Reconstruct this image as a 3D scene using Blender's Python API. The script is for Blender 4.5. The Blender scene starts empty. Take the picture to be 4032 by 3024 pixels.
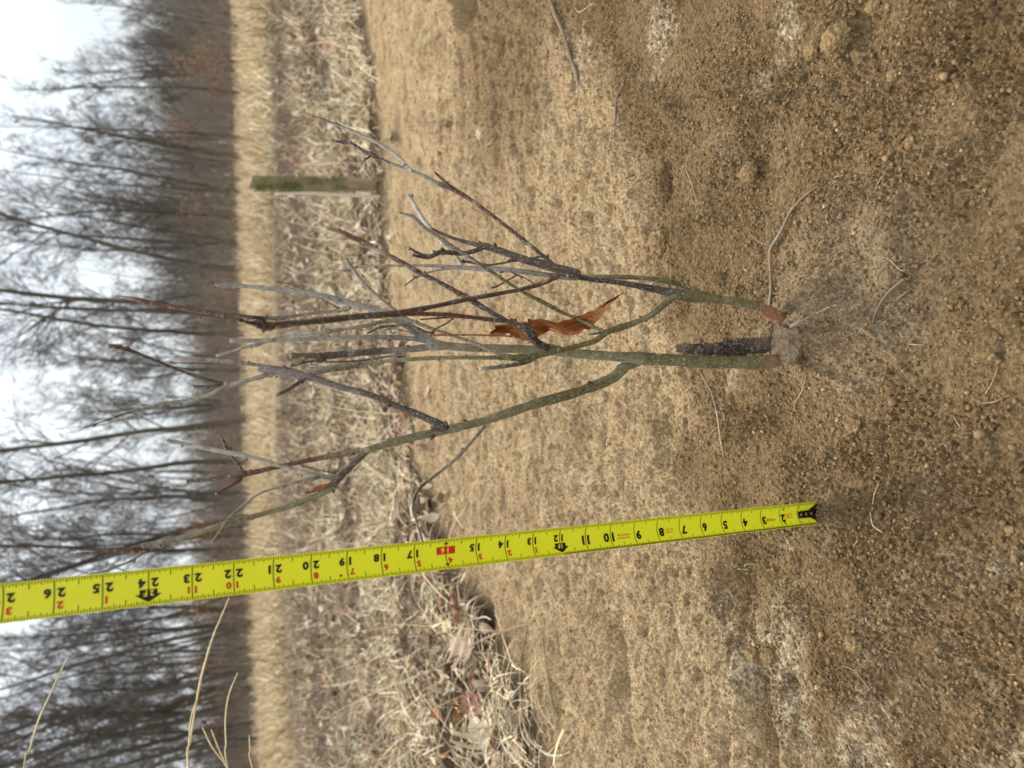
import bpy, bmesh, math, random
import numpy as np
from mathutils import Vector, Matrix

SC = bpy.context.scene
COL = SC.collection
rad = math.radians
# ------------------------------------------------------------------ camera
FPX, CX, CY = 2796.0, 2016.0, 1512.0          # focal length and centre in pixels of the 4032x3024 picture
CAM_H, PITCH, ROLL = 0.557, rad(21.5), rad(1.55)
R0, U0 = Vector((1, 0, 0)), Vector((0, math.sin(PITCH), math.cos(PITCH)))
FW = Vector((0, math.cos(PITCH), -math.sin(PITCH)))
RT = math.cos(ROLL)*R0 - math.sin(ROLL)*U0
UP = math.sin(ROLL)*R0 + math.cos(ROLL)*U0
CP = Vector((0, 0, CAM_H))
cam = bpy.data.objects.new('camera', bpy.data.cameras.new('camera'))
COL.objects.link(cam)
m = Matrix.Identity(4)
for i in range(3):                              # the phone is held upright, the picture lies on its side
    m[i][0], m[i][1], m[i][2], m[i][3] = -UP[i], RT[i], -FW[i], CP[i]
cam.matrix_world = m
cd = cam.data
cd.lens, cd.sensor_width, cd.sensor_fit = 24.0, 24.0*4032/FPX, 'HORIZONTAL'
cd.clip_start, cd.clip_end = 0.02, 2000
cd.dof.use_dof, cd.dof.focus_distance, cd.dof.aperture_fstop = True, 0.70, 6.6
SC.camera = cam
# ------------------------------------------------------------------ light
SUN_EL, SUN_AZ = rad(46), rad(-16)              # hazy sun beyond the scene, a little to the left
w = bpy.data.worlds.new('World'); SC.world = w; w.use_nodes = True
nt = w.node_tree; N = nt.nodes; L = nt.links
bg = N['Background']; bg.inputs[1].default_value = 1.0
sky = N.new('ShaderNodeTexSky'); sky.sky_type = 'NISHITA'; sky.sun_disc = False
sky.sun_elevation, sky.sun_rotation = SUN_EL, SUN_AZ
sk = N.new('ShaderNodeVectorMath'); sk.operation = 'SCALE'; sk.inputs['Scale'].default_value = 0.10
L.new(sky.outputs[0], sk.inputs[0])
tc = N.new('ShaderNodeTexCoord'); mp = N.new('ShaderNodeMapping'); mp.inputs['Scale'].default_value = (1, 1, 3)
nz = N.new('ShaderNodeTexNoise'); nz.inputs['Scale'].default_value = 3.2; nz.inputs['Detail'].default_value = 5
cr = N.new('ShaderNodeValToRGB'); cr.color_ramp.elements[0].position, cr.color_ramp.elements[1].position = .32, .68
cr.color_ramp.elements[0].color = (.66, .71, .76, 1); cr.color_ramp.elements[1].color = (.86, .905, .93, 1)
L.new(tc.outputs['Generated'], mp.inputs[0]); L.new(mp.outputs[0], nz.inputs[0]); L.new(nz.outputs[0], cr.inputs[0])
mx = N.new('ShaderNodeMix'); mx.data_type = 'RGBA'; mx.inputs[0].default_value = .88   # cloud cover
L.new(sk.outputs[0], mx.inputs[6]); L.new(cr.outputs[0], mx.inputs[7])
sz = N.new('ShaderNodeSeparateXYZ'); L.new(tc.outputs['Generated'], sz.inputs[0])
ov = N.new('ShaderNodeMapRange'); ov.inputs[1].default_value = 0.0; ov.inputs[2].default_value = 1.0; ov.inputs[3].default_value = .72; ov.inputs[4].default_value = 1.75
L.new(sz.outputs[2], ov.inputs[0])                # an overcast sky is about three times as bright overhead as low down
sk2 = N.new('ShaderNodeVectorMath'); sk2.operation = 'SCALE'; L.new(mx.outputs[2], sk2.inputs[0]); L.new(ov.outputs[0], sk2.inputs['Scale']); L.new(sk2.outputs[0], bg.inputs[0])
sl = bpy.data.lights.new('sun', 'SUN'); sl.energy = 2.7; sl.angle = rad(18); sl.color = (1, .91, .77)
so = bpy.data.objects.new('sun', sl); COL.objects.link(so)
sd = Vector((math.sin(SUN_AZ)*math.cos(SUN_EL), math.cos(SUN_AZ)*math.cos(SUN_EL), math.sin(SUN_EL)))
so.rotation_euler = (-sd).to_track_quat('-Z', 'Y').to_euler()
SC.view_settings.view_transform = 'Standard'; SC.view_settings.look = 'None'
SC.view_settings.exposure = 0.62; SC.view_settings.gamma = 1.0

# ------------------------------------------------------------------ helpers
def ray(X, Y):
    return FW + RT*((CY-Y)/FPX) - UP*((X-CX)/FPX)
def at_y(X, Y, y):                              # the point of a sight line that lies y metres ahead
    d = ray(X, Y); return CP + d*(y/d.y)
def on_ground(X, Y, z=0.0):
    d = ray(X, Y); return CP + d*((z-CAM_H)/d.z)
def disp(X, Y): return X*4032/2212, Y*3024/1659
def tag(o, label=None, cat=None, group=None, kind=None):
    if label: o['label'] = label
    if cat: o['category'] = cat
    if group: o['group'] = group
    if kind: o['kind'] = kind
    return o
def empty(name, loc, *a, **k):
    o = bpy.data.objects.new(name, None); o.location = loc; o.empty_display_size = .05
    COL.objects.link(o); return tag(o, *a, **k)
def link(name, me, mat, parent=None, loc=None):
    o = bpy.data.objects.new(name, me); COL.objects.link(o)
    if mat and not me.materials: me.materials.append(mat)
    if parent:
        o.parent = parent
        o.location = -parent.location if loc is None else loc   # mesh data are in world space
    elif loc is not None: o.location = loc
    return o
def np_mesh(name, V, Fc, colors=None, smooth=True):
    V = np.asarray(V, np.float32); Fc = np.asarray(Fc, np.int32); k = Fc.shape[1]
    me = bpy.data.meshes.new(name)
    me.vertices.add(len(V)); me.vertices.foreach_set('co', V.ravel())
    me.loops.add(Fc.size); me.loops.foreach_set('vertex_index', Fc.ravel())
    me.polygons.add(len(Fc)); me.polygons.foreach_set('loop_start', np.arange(0, Fc.size, k, dtype=np.int32))
    me.polygons.foreach_set('loop_total', np.full(len(Fc), k, np.int32))
    me.polygons.foreach_set('use_smooth', np.full(len(Fc), smooth, bool))
    me.update(calc_edges=True)
    if colors is not None:
        a = me.attributes.new('tint', 'FLOAT_COLOR', 'POINT')
        c = np.ones((len(V), 4), np.float32); c[:, :3] = colors; a.data.foreach_set('color', c.ravel())
    return me
def srgb(r, g, b):
    f = lambda c: (c/255/12.92) if c < 10 else ((c/255+.055)/1.055)**2.4
    return (f(r), f(g), f(b))

# ---- node material builder
class M:
    def __init__(s, name, rough=.8, spec=.3):
        s.m = bpy.data.materials.new(name); s.m.use_nodes = True
        s.n = s.m.node_tree.nodes; s.l = s.m.node_tree.links
        s.b = s.n['Principled BSDF']; s.b.inputs['Roughness'].default_value = rough
        s.b.inputs['Specular IOR Level'].default_value = spec
        s.tc = s.n.new('ShaderNodeTexCoord')
    def noise(s, scale, detail=4, rough=.6, stretch=None):
        t = s.n.new('ShaderNodeTexNoise'); t.inputs['Scale'].default_value = scale
        t.inputs['Detail'].default_value = detail; t.inputs['Roughness'].default_value = rough
        v = s.tc.outputs['Object']
        if stretch:
            p = s.n.new('ShaderNodeMapping'); p.inputs['Scale'].default_value = stretch; s.l.new(v, p.inputs[0]); v = p.outputs[0]
        s.l.new(v, t.inputs['Vector']); return t.outputs[0]
    def ramp(s, x, a, b, ca=(0, 0, 0), cb=(1, 1, 1)):
        r = s.n.new('ShaderNodeValToRGB'); e = r.color_ramp.elements
        e[0].position, e[1].position = a, b; e[0].color = (*ca, 1); e[1].color = (*cb, 1)
        s.l.new(x, r.inputs[0]); return r.outputs[0]
    def mix(s, f, a, b, mode='MIX'):
        x = s.n.new('ShaderNodeMix'); x.data_type = 'RGBA'; x.blend_type = mode
        for sock, v in ((x.inputs[0], f), (x.inputs[6], a), (x.inputs[7], b)):
            if isinstance(v, (int, float)): sock.default_value = v
            elif isinstance(v, tuple): sock.default_value = (*v, 1)
            else: s.l.new(v, sock)
        return x.outputs[2]
    def attr(s, name, out='Color'):
        a = s.n.new('ShaderNodeAttribute'); a.attribute_name = name; return a.outputs[out]
    def mul(s, a, k, op='MULTIPLY'):
        x = s.n.new('ShaderNodeMath'); x.operation = op
        for i, v in enumerate((a, k)):
            if isinstance(v, (int, float)): x.inputs[i].default_value = v
            else: s.l.new(v, x.inputs[i])
        return x.outputs[0]
    def color(s, c):
        if isinstance(c, tuple): s.b.inputs['Base Color'].default_value = (*c, 1)
        else: s.l.new(c, s.b.inputs['Base Color'])
        return s
    def bump(s, h, strength=.5, dist=.002):
        b = s.n.new('ShaderNodeBump'); b.inputs['Strength'].default_value = strength
        b.inputs['Distance'].default_value = dist; s.l.new(h, b.inputs['Height']); s.l.new(b.outputs[0], s.b.inputs['Normal'])
        return s

# ---- numpy noise
def hsh(i, j, k=0):
    h = (i.astype(np.int64)*374761393 + j.astype(np.int64)*668265263 + k*974634777) & 0xffffffff
    h = ((h ^ (h >> 13))*1274126177) & 0xffffffff
    h = ((h ^ (h >> 16))*2246822519) & 0xffffffff
    return ((h ^ (h >> 15)) & 0xffffff).astype(np.float64)/0xffffff
def vn(x, y, s, seed=0):
    x = x/s; y = y/s; i = np.floor(x); j = np.floor(y); fx = x-i; fy = y-j
    fx = fx*fx*(3-2*fx); fy = fy*fy*(3-2*fy)
    a = hsh(i, j, seed); b = hsh(i+1, j, seed); c = hsh(i, j+1, seed); d = hsh(i+1, j+1, seed)
    return (a*(1-fx)+b*fx)*(1-fy)+(c*(1-fx)+d*fx)*fy - .5
def fbm(x, y, s, n=4, seed=0, g=.5):
    t = 0; a = 1.0
    for k in range(n):
        t = t + a*vn(x+k*7.13, y-k*3.7, s, seed+k); a *= g; s *= .5
    return t
def grains(x, y, size, seed, lo=.35, hi=.75, keep=1.0, flat=1.0):      # packed rounded crumbs: height over the plane
    gx = np.floor(x/size); gy = np.floor(y/size); h = np.zeros_like(x)
    for di in (-1, 0, 1):
        for dj in (-1, 0, 1):
            i = gx+di; j = gy+dj
            px = (i+.1+.8*hsh(i, j, seed))*size; py = (j+.1+.8*hsh(i, j, seed+1))*size
            r = size*(lo+(hi-lo)*hsh(i, j, seed+2)**2)
            d2 = (x-px)**2+(y-py)**2
            k = np.sqrt(np.maximum(r*r-d2, 0))*flat
            if keep < 1: k = k*(hsh(i, j, seed+3) < keep)
            h = np.maximum(h, k)
    return h

# ------------------------------------------------------------------ ground
def line(pts):
    P = [on_ground(*disp(*p)) for p in pts]; P.sort(key=lambda v: v.x)
    return np.array([p.x for p in P]), np.array([p.y for p in P])
GX, GY = line([(800, 0), (826, 240), (838, 450), (850, 640), (880, 760), (905, 900), (945, 1060), (990, 1200), (1050, 1300), (1110, 1420), (1160, 1540), (1205, 1659)])
LX, LY = line([(1210, 0), (1330, 250), (1425, 440), (1440, 640), (1470, 760), (1500, 1000), (1520, 1180), (1560, 1330), (1640, 1480), (1790, 1659)])
def ss(a, b, x):
    t = np.clip((x-a)/(b-a), 0, 1); return t*t*(3-2*t)
def grass_edge(x):
    e = np.interp(x, GX, GY); x0, x1 = GX[0], GX[-1]
    e = np.where(x < x0, GY[0]-(x0-x)*.75, e); return np.where(x > x1, GY[-1]+.1*(x-x1), e)
FEAT = [  # picture x, y (first look), size across, size along, height, ease
    (1024, -6, .050, .055, -.32), (1000, -20, .09, .035, .05), (1100, 90, .20, .20, -.012),
    (1228, 1268, .020, .020, -.034), (1345, 1440, .055, .018, -.036), (1395, 1430, .09, .03, .010),
    (1500, 480, .05, .03, .006), (1440, 390, .024, .010, -.026), (1040, 290, .02, .05, -.012),
    (1640, 1560, .055, .012, -.040), (1590, 1480, .05, .02, .018), (1700, 1480, .012, .012, -.02), (1560, 1300, .02, .01, -.02), (1580, 1400, .02, .008, -.02), (1700, 1600, .06, .018, .012), (1560, 1620, .07, .012, .012),
    (1545, 1250, .04, .015, .012), (1610, 1270, .05, .02, -.010), (1480, 520, .03, .02, .012), (1430, 650, .04, .012, -.010),
    (1760, 650, .035, .030, .012), (1870, 600, .022, .028, -.010), (1900, 720, .014, .040, .010), (2000, 690, .030, .024, -.009),
    (1800, 790, .05, .04, .008), (1650, 700, .05, .02, -.008), (1930, 590, .012, .030, .010), (1690, 850, .04, .02, -.006), (1693, 722, .032, .022, .020), (1760, 710, .05, .04, .012),
    (1830, 90, .022, .018, .014), (1780, 100, .012, .010, .008), (1625, 375, .010, .012, .010), (1900, 900, .1, .08, -.010),
    (1990, 1250, .06, .06, .012), (1900, 1500, .05, .09, .016), (2100, 1560, .08, .06, -.016), (1410, 985, .018, .012, -.014),
    (1245, 1000, .03, .02, -.010), (1010, 1000, .05, .06, -.012), (1060, 770, .06, .05, -.008), (1180, 760, .05, .03, .006)]
FW_ = [(on_ground(*disp(a, b)), c, d, e) for a, b, c, d, e in FEAT]
def loose_mask(x, y):
    return 1-ss(-.05, .07, y-np.interp(x, LX, LY)-.10*fbm(x, y, .12, 4, 41)) 
SM = [(on_ground(*disp(a, b)), c, d) for a, b, c, d in ((1760, 700, .075, .065), (1880, 615, .035, .04), (1990, 690, .045, .04), (1830, 780, .06, .05), (1720, 400, .06, .04), (1480, 1400, .05, .05), (1290, 900, .12, .05))]
RIDGE = [[(1700, 720), (1780, 690), (1850, 670), (1930, 625), (1965, 608)], [(1700, 730), (1790, 745), (1860, 715), (1910, 745), (1960, 800)], [(1690, 715), (1740, 650), (1800, 615)], [(1690, 745), (1760, 800), (1850, 840)], [(1850, 690), (1905, 712), (1935, 740)]]
RIDGE = [[on_ground(*disp(*p)) for p in r] for r in RIDGE]
def ridges(x, y):                                # sand covered roots that spread from the sapling's foot
    m = np.zeros_like(x)
    for r in RIDGE:
        for k, (a, b) in enumerate(zip(r, r[1:])):
            dx, dy = b.x-a.x, b.y-a.y; t = np.clip(((x-a.x)*dx+(y-a.y)*dy)/(dx*dx+dy*dy), 0, 1); f = (k+t)/(len(r)-1)
            d2 = (x-a.x-t*dx)**2+(y-a.y-t*dy)**2; m = np.maximum(m, (.016-.009*f)*np.exp(-d2/(.013-.007*f)**2))
    return m
def smooth_mask(x, y):
    m = 0
    for P, a, b in SM: m = np.maximum(m, np.exp(-(((x-P.x)/a)**2+((y-P.y)/b)**2)**1.5))
    return m
def height(x, y, fine=True):
    x = np.asarray(x, np.float64); y = np.asarray(y, np.float64)
    r = np.hypot(x, y); near = 1-ss(3.0, 5.5, r)
    lo = loose_mask(x, y); gr = ss(-.03, .05, y-grass_edge(x)-.10*fbm(x, y, .2, 3, 77))
    h = .030*fbm(x, y, 1.1, 3, 3) + .024*fbm(x, y, .30, 3, 9)*(1-.4*lo) + .012*fbm(x, y, .085, 4, 21, .55)*(1-.45*lo) + .022*(1-.8*lo)*fbm(x*.28+y*.06, y, .075, 4, 23, .55)
    h = h*near + (1-near)*.14*fbm(x, y, 4.0, 3, 5)
    h = h - .03*np.exp(-((x-.02)**2+(y-.6)**2)/.6)*0
    for P, sx, sy, a in FW_:
        q = ((x-P.x)/sx)**2+((y-P.y)/sy)**2
        h = h + a*np.exp(-q*q*.5-q*.4)
    sel = (np.abs(x-.08) < .3) & (np.abs(y-.5) < .3)
    if sel.any(): q = np.zeros_like(h); q[sel] = ridges(x[sel], y[sel]); h = h+q
    h = h + gr*.006 + gr*.03*np.maximum(fbm(x, y, .25, 3, 31), -.1)
    if fine:
        dm = ss(-.25, .25, fbm(x, y, .05, 3, 55))*(1-.85*smooth_mask(x, y))
        near2 = 1-ss(1.6, 3.2, r)
        c1 = grains(x, y, .0036, 100, .38, .76, .84)
        c2 = grains(x+.3, y, .0070, 110, .3, .60, .40)
        c3 = grains(x, y+.7, .016, 120, .25, .45, .16)
        c4 = grains(x+.1, y+.4, .045, 130, .2, .42, .10)
        rough = fbm(x, y, .0058, 3, 66, .65)*.0050
        h = h + lo*((c1*1.2 + c2*.9 + c3*.7*dm + rough*.9)*(.30+.75*dm) + c4*.45)*near2
        pit = -np.maximum(0, vn(x, y, .012, 71)-.22)*.018 - np.maximum(0, vn(x, y, .03, 72)-.30)*.05
        h = h + (1-lo)*(1-gr)*(c1*.45 + c2*.45*dm + c3*.40*dm + pit*1.7 + rough*.9 + .010*fbm(x*.8, y*1.3, .022, 3, 33))*(1-ss(3, 5, r))
    return h
def hz(x, y): return float(height(np.array([x]), np.array([y]), False)[0])
def floor_pt(X, Y):                              # where a sight line meets the soil
    z = 0.0
    for _ in range(5):
        P = on_ground(X, Y, z); z = hz(P.x, P.y)
    return on_ground(X, Y, z)

rs = [.02, .1, .2, .27]
while rs[-1] < .33: rs.append(rs[-1]+.004)
while rs[-1] < 3.6: rs.append(rs[-1]+max(.0010, .00115*rs[-1]) if rs[-1] < 2.2 else rs[-1]*1.0022)
while rs[-1] < 40: rs.append(rs[-1]*1.03)
while rs[-1] < 1500: rs.append(rs[-1]*1.5)
th = np.concatenate([np.arange(-46, 46, .083), np.linspace(46, 314, 90)[:-1]])
th = np.radians(th); rr = np.array(rs)
RR, TT = np.meshgrid(rr, th, indexing='ij')
x = (RR*np.sin(TT)).ravel(); y = (RR*np.cos(TT)).ravel()
z = height(x, y)
lo = loose_mask(x, y); gr = ss(-.05, .06, y-grass_edge(x)-.10*fbm(x, y, .2, 3, 77))
nr, nth = len(rr), len(th)
a = (np.arange(nr-1)[:, None]*nth+np.arange(nth)[None, :]); b = (np.arange(nr-1)[:, None]*nth+(np.arange(nth)+1)[None, :] % nth)
Fq = np.stack([a, b, b+nth, a+nth], -1).reshape(-1, 4)[:, ::-1]
V = np.stack([x, y, z], 1)
V = np.vstack([V, [[0, 0, float(z[0])]]])
me = np_mesh('ground', V, Fq)
def fattr(me, name, v):
    at = me.attributes.new(name, 'FLOAT', 'POINT'); at.data.foreach_set('value', np.append(v, 0).astype(np.float32))
fattr(me, 'loose', lo); fattr(me, 'grass', gr)
pale = np.zeros_like(x)
for a, b, sx, sy, k in ((1560, 1440, .10, .05, 1), (1530, 1330, .05, .04, .8), (1700, 1560, .16, .05, 1), (1640, 1659, .2, .05, 1), (1870, 1640, .10, .05, .8), (2150, 1640, .12, .05, .6),
                     (1430, 60, .06, .04, .7), (1270, 150, .05, .05, .7), (1640, 180, .02, .03, .6), (1720, 60, .04, .02, .6), (2100, 1480, .04, .03, .5)):
    P = on_ground(*disp(a, b)); pale = np.maximum(pale, k*np.exp(-((x-P.x)/sx)**2-((y-P.y)/sy)**2))
pale = ss(.18, .55, pale+.55*fbm(x, y, .05, 4, 91))
hp = on_ground(*disp(1090, 70)); stain = np.exp(-(((x-hp.x)/.30)**2+((y-hp.y)/.28)**2)**2)
fattr(me, 'sand', np.clip(np.exp(-(((x-.075)/.10)**2+((y-.53)/.11)**2)**2)*(.75+.9*fbm(x, y, .04, 3, 61)), 0, 1)); fattr(me, 'pale', pale); fattr(me, 'field', ss(8, 12, y+1.5*fbm(x, y, 2.5, 3, 12))); fattr(me, 'stain', stain)
g = M('soil', .95, .12)
n1 = g.noise(9, 5); n2 = g.noise(120, 4, .7); n3 = g.noise(700, 2, .6)
loose = g.mix(g.ramp(n1, .35, .7), (.180, .118, .060), (.265, .180, .097))
dry = g.mix(g.ramp(n1, .32, .68), (.36, .255, .145), (.52, .390, .235))
lf = g.attr('loose', 'Fac'); gf = g.attr('grass', 'Fac')
dry = g.mix(g.mul(g.attr('stain', 'Fac'), .8), dry, (.21, .135, .070))
greyp = g.mix(g.ramp(n2, .3, .75), (.26, .20, .13), (.58, .48, .34))
lo2 = g.mix(g.mul(g.attr('pale', 'Fac'), g.ramp(n2, .35, .6)), loose, greyp)
lo2 = g.mix(g.mul(g.attr('sand', 'Fac'), .75), lo2, (.33, .255, .165))
c = g.mix(lf, dry, lo2)
thatch = g.mix(g.ramp(n2, .3, .7), (.035, .023, .015), (.11, .072, .042))
thatch = g.mix(g.attr('field', 'Fac'), thatch, g.mix(g.ramp(g.noise(1.2, 5, .7), .35, .65), (.33, .25, .15), (.56, .45, .28)))
c = g.mix(gf, c, thatch)
c = g.mix(.55, c, g.mix(g.ramp(n3, .3, .72), (.45, .43, .40), (1.35, 1.35, 1.3)), 'MULTIPLY')
c = g.mix(.45, c, g.mix(g.ramp(n2, .3, .7), (.6, .6, .6), (1.3, 1.3, 1.28)), 'MULTIPLY')
gv = g.n.new('ShaderNodeTexVoronoi'); gv.inputs['Scale'].default_value = 330; g.l.new(g.tc.outputs['Object'], gv.inputs['Vector'])
c = g.mix(.75, c, g.mix(g.ramp(gv.outputs['Color'], .15, .85), (.50, .47, .44), (1.40, 1.38, 1.34)), 'MULTIPLY')
sp = g.n.new('ShaderNodeTexVoronoi'); sp.inputs['Scale'].default_value = 160; g.l.new(g.tc.outputs['Object'], sp.inputs['Vector'])
c = g.mix(g.ramp(sp.outputs['Distance'], .06, .10, (.6, .6, .6), (0, 0, 0)), c, g.mix(g.ramp(n1, .4, .6), (.42, .29, .15), (.45, .38, .28)))
vb = g.n.new('ShaderNodeTexVoronoi'); vb.inputs['Scale'].default_value = 300; vb.feature = 'SMOOTH_F1'; vb.inputs['Smoothness'].default_value = .25; g.l.new(g.tc.outputs['Object'], vb.inputs['Vector'])
hb_ = g.mul(g.mul(vb.outputs['Distance'], -1.0), g.mul(g.noise(650, 4, .75), 1.1), 'ADD')
g.color(c).bump(hb_, .85, .0034)
link('ground', me, g.m)['kind'] = 'structure'

# ------------------------------------------------------------------ tape measure
def cam2w(v): return CP + RT*v[0] - UP*v[1] + FW*v[2]
T0 = cam2w((-.13256, .31112, .73006))
td = cam2w((math.sin(.00496), -math.cos(.00496)*math.cos(.47142), -math.cos(.00496)*math.sin(.47142))) - CP
td.normalize()
RA = .0148                                       # radius of the blade's hollow
tn = Vector((math.sin(rad(12)), -math.cos(rad(12)), 0)); tn = (tn - td*tn.dot(td)).normalized()
tw = tn.cross(td)                                # towards the picture's lower edge (left in the place)
if tw.x > 0: tw = -tw
def tape_pt(s, t, lift=0.0):                     # s inches along, t across in 0..1, lift off the hollow face
    ang = (t-.5)*.0254/RA; q = RA-lift
    sag = s*.0254
    return T0 + td*sag + tw*(q*math.sin(ang)) + tn*(RA*math.cos(.82)*0 + (RA-q*math.cos(ang)))
def grid_mesh(name, f, us, vs):
    V = [f(u, v) for u in us for v in vs]; k = len(vs)
    Fc = [(i*k+j, i*k+j+1, (i+1)*k+j+1, (i+1)*k+j) for i in range(len(us)-1) for j in range(k-1)]
    return np_mesh(name, [tuple(p) for p in V], Fc)
tape = empty('tape_measure', T0, 'yellow steel tape blade with black and red inch numbers standing upright left of the sapling', 'tape measure')
ym = M('tape_yellow', .38, .5); yc = ym.mix(ym.ramp(ym.noise(60, 3), .3, .7), (.82, .84, .02), (.86, .88, .03)); yc = ym.mix(ym.ramp(ym.noise(35, 6, .75), .60, .78, (0, 0, 0), (.35, .35, .35)), yc, (.42, .38, .10)); ym.color(yc); ym.l.new(ym.ramp(ym.noise(45, 5, .7), .3, .7, (.28, .28, .28), (.55, .55, .55)), ym.b.inputs['Roughness'])
bm_ = M('tape_black', .45, .4).color((.008, .010, .006)); rm_ = M('tape_red', .45, .4).color((.60, .025, .012))
def clip(s):                                     # the two bevelled corners at the zero end
    return s
TS = np.concatenate([[0.02, .08], np.linspace(.16, 31, 90)]); TV = np.linspace(0, 1, 25)
blade = grid_mesh('blade', tape_pt, TS, TV)
bo = link('blade', blade, ym.m, tape); md = bo.modifiers.new('thickness', 'SOLIDIFY'); md.thickness = .00028; md.offset = 0
class Marks:
    def __init__(s): s.v = []; s.f = []
    def rect(s, s0, s1, t0, t1, lift=.00035):
        k = max(1, int(abs(t1-t0)/.045)+1); b = len(s.v)
        for i in range(k+1):
            t = t0+(t1-t0)*i/k; s.v += [tape_pt(s0, t, lift), tape_pt(s1, t, lift)]
        s.f += [(b+2*i, b+2*i+1, b+2*i+3, b+2*i+2) for i in range(k)]
    def poly(s, pts, lift=.00042):               # convex outline, cut into strips across the blade
        ts = sorted({p[1] for p in pts}); lo_, hi_ = ts[0], ts[-1]
        ts = sorted(set(ts) | set(np.linspace(lo_, hi_, max(2, int((hi_-lo_)/.04)+2))))
        def span(t):
            xs = []
            for (a, b) in zip(pts, pts[1:]+pts[:1]):
                if (a[1]-t)*(b[1]-t) <= 0:
                    if abs(a[1]-b[1]) < 1e-9: xs += [a[0], b[0]]
                    else: xs.append(a[0]+(b[0]-a[0])*(t-a[1])/(b[1]-a[1]))
            return min(xs), max(xs)
        for a, b in zip(ts, ts[1:]):
            e = (b-a)*1e-3; p, q = span(a+e), span(b-e); n = len(s.v)
            s.v += [tape_pt(p[0], a, lift), tape_pt(p[1], a, lift), tape_pt(q[1], b, lift), tape_pt(q[0], b, lift)]
            s.f.append((n, n+1, n+2, n+3))
    def text(s, txt, s0, t0, h, anchor='r', bold=.022, lift=.0004, wide=1.0):
        """glyph baseline runs up the blade, tops point to t=0 side reversed; t0 = t of the middle of the glyphs"""
        cu = bpy.data.curves.new('glyphs', 'FONT'); cu.body = txt; cu.size = 1; cu.offset = bold; cu.resolution_u = 3
        ob = bpy.data.objects.new('glyphs', cu); COL.objects.link(ob)
        dg = bpy.context.evaluated_depsgraph_get(); me = ob.evaluated_get(dg).to_mesh()
        bm = bmesh.new(); bm.from_mesh(me); ob.evaluated_get(dg).to_mesh_clear()
        bpy.data.objects.remove(ob); bpy.data.curves.remove(cu)
        ys = [v.co.y for v in bm.verts]; xs = [v.co.x for v in bm.verts]
        y0, y1, x0, x1 = min(ys), max(ys), min(xs), max(xs); k = h/max(.68, y1-y0 if len(txt) < 3 else .70)
        n = max(2, int(h*25.4/1.2))
        for i in range(1, n):
            bmesh.ops.bisect_plane(bm, geom=bm.verts[:]+bm.edges[:]+bm.faces[:], plane_co=(0, y0+(y1-y0)*i/n, 0), plane_no=(0, 1, 0))
        W = (x1-x0)*k*wide
        base = {'r': s0-W, 'l': s0, 'c': s0-W/2}[anchor]; b = len(s.v); ym_ = (y0+y1)/2
        bm.verts.ensure_lookup_table()
        for v in bm.verts:
            s.v.append(tape_pt(base+(v.co.x-x0)*k*wide, t0+(v.co.y-ym_)*k, lift))
        s.f += [tuple(b+v.index for v in f.verts) for f in bm.faces]; bm.free()
    def sub(s, name, mat, *a, **k):
        q = Marks(); q.text(*a, **k); return q.done(name, mat)
    def done(s, name, mat, label=None):
        me = bpy.data.meshes.new(name); me.from_pydata([tuple(v) for v in s.v], [], s.f); me.update()
        o = link(name, me, mat, tape); tag(o, label); return o
tick, blk, red, yel = Marks(), Marks(), Marks(), Marks()
TM = M('tape_tick', .45, .4).color((.075, .085, .010))
for i in range(4, 31*32):
    s = i/32; wln = .013
    if s > 30.8: break
    if i % 32 == 0:
        if i % 384: tick.rect(s-wln, s+wln, .002, .998)
        else: tick.rect(s-wln, s+wln, .002, .56); tick.rect(s-wln, s+wln, .95, .998)
        continue
    if i % 2 and s > 12: continue
    L1 = .10 if i % 2 == 0 else .075
    if i % 4 == 0: L1 = .125
    if i % 8 == 0: L1 = .15
    if i % 16 == 0: L1 = .235
    if s < .3: L1 = min(L1, .12)
    if i % 2 == 0: tick.rect(s-wln*.8, s+wln*.8, .002, L1)
    tick.rect(s-wln*.8, s+wln*.8, .998-L1, .998)
for n in range(2, 31):
    if n < 10: blk.sub('inch_number', bm_.m, str(n), n-.07, .575, .315, 'r', .05, wide=1.05)
    else:
        h, t0 = (.315, .555) if n < 12 else (.235, .395)
        a_, b_ = str(n)
        if n == 16:
            q = Marks(); q.poly([(15.70, .275), (16.30, .275), (16.30, .505), (15.70, .505)]); q.done('red_panel', rm_.m)
            q = Marks(); q.text('1', 15.95, .39, .17, 'r', .03, .0006); q.text('6', 16.05, .39, .17, 'l', .03, .0006); q.done('inch_number', ym.m)
            blk.poly([(15.92, .20), (16.08, .20), (16.0, .10)]); blk.poly([(15.92, .80), (16.08, .80), (16.0, .90)])
        else:
            q = Marks(); q.text(a_, n-.06, t0, h, 'r', .05, wide=1.05); q.text(b_, n+.06, t0, h, 'l', .05, wide=1.05); q.done('inch_number', bm_.m)
    if n > 12 and n % 12:
        k = n % 12; r = str(k)
        if k < 10: red.sub('foot_number', rm_.m, r, n-.06, .70, .19, 'r', .045, wide=1.05)
        else: q = Marks(); q.text(r[0], n-.06, .70, .19, 'r', .045, wide=1.05); q.text(r[1], n+.06, .70, .19, 'l', .045, wide=1.05); q.done('foot_number', rm_.m)
    if n % 12 == 0:
        blk.poly([(n-.20, .56), (n+.20, .56), (n+.20, .70), (n-.20, .70)]); blk.poly([(n-.30, .68), (n+.30, .68), (n, .90)])
        q = Marks(); q.text(str(n//12), n-.03, .66, .15, 'r', .02, .0006); q.text('F', n+.03, .66, .15, 'l', .02, .0006); q.done('foot_mark', ym.m)
blk.poly([(19.2-.045, .79), (19.2, .745), (19.2+.045, .79), (19.2, .835)])
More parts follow.
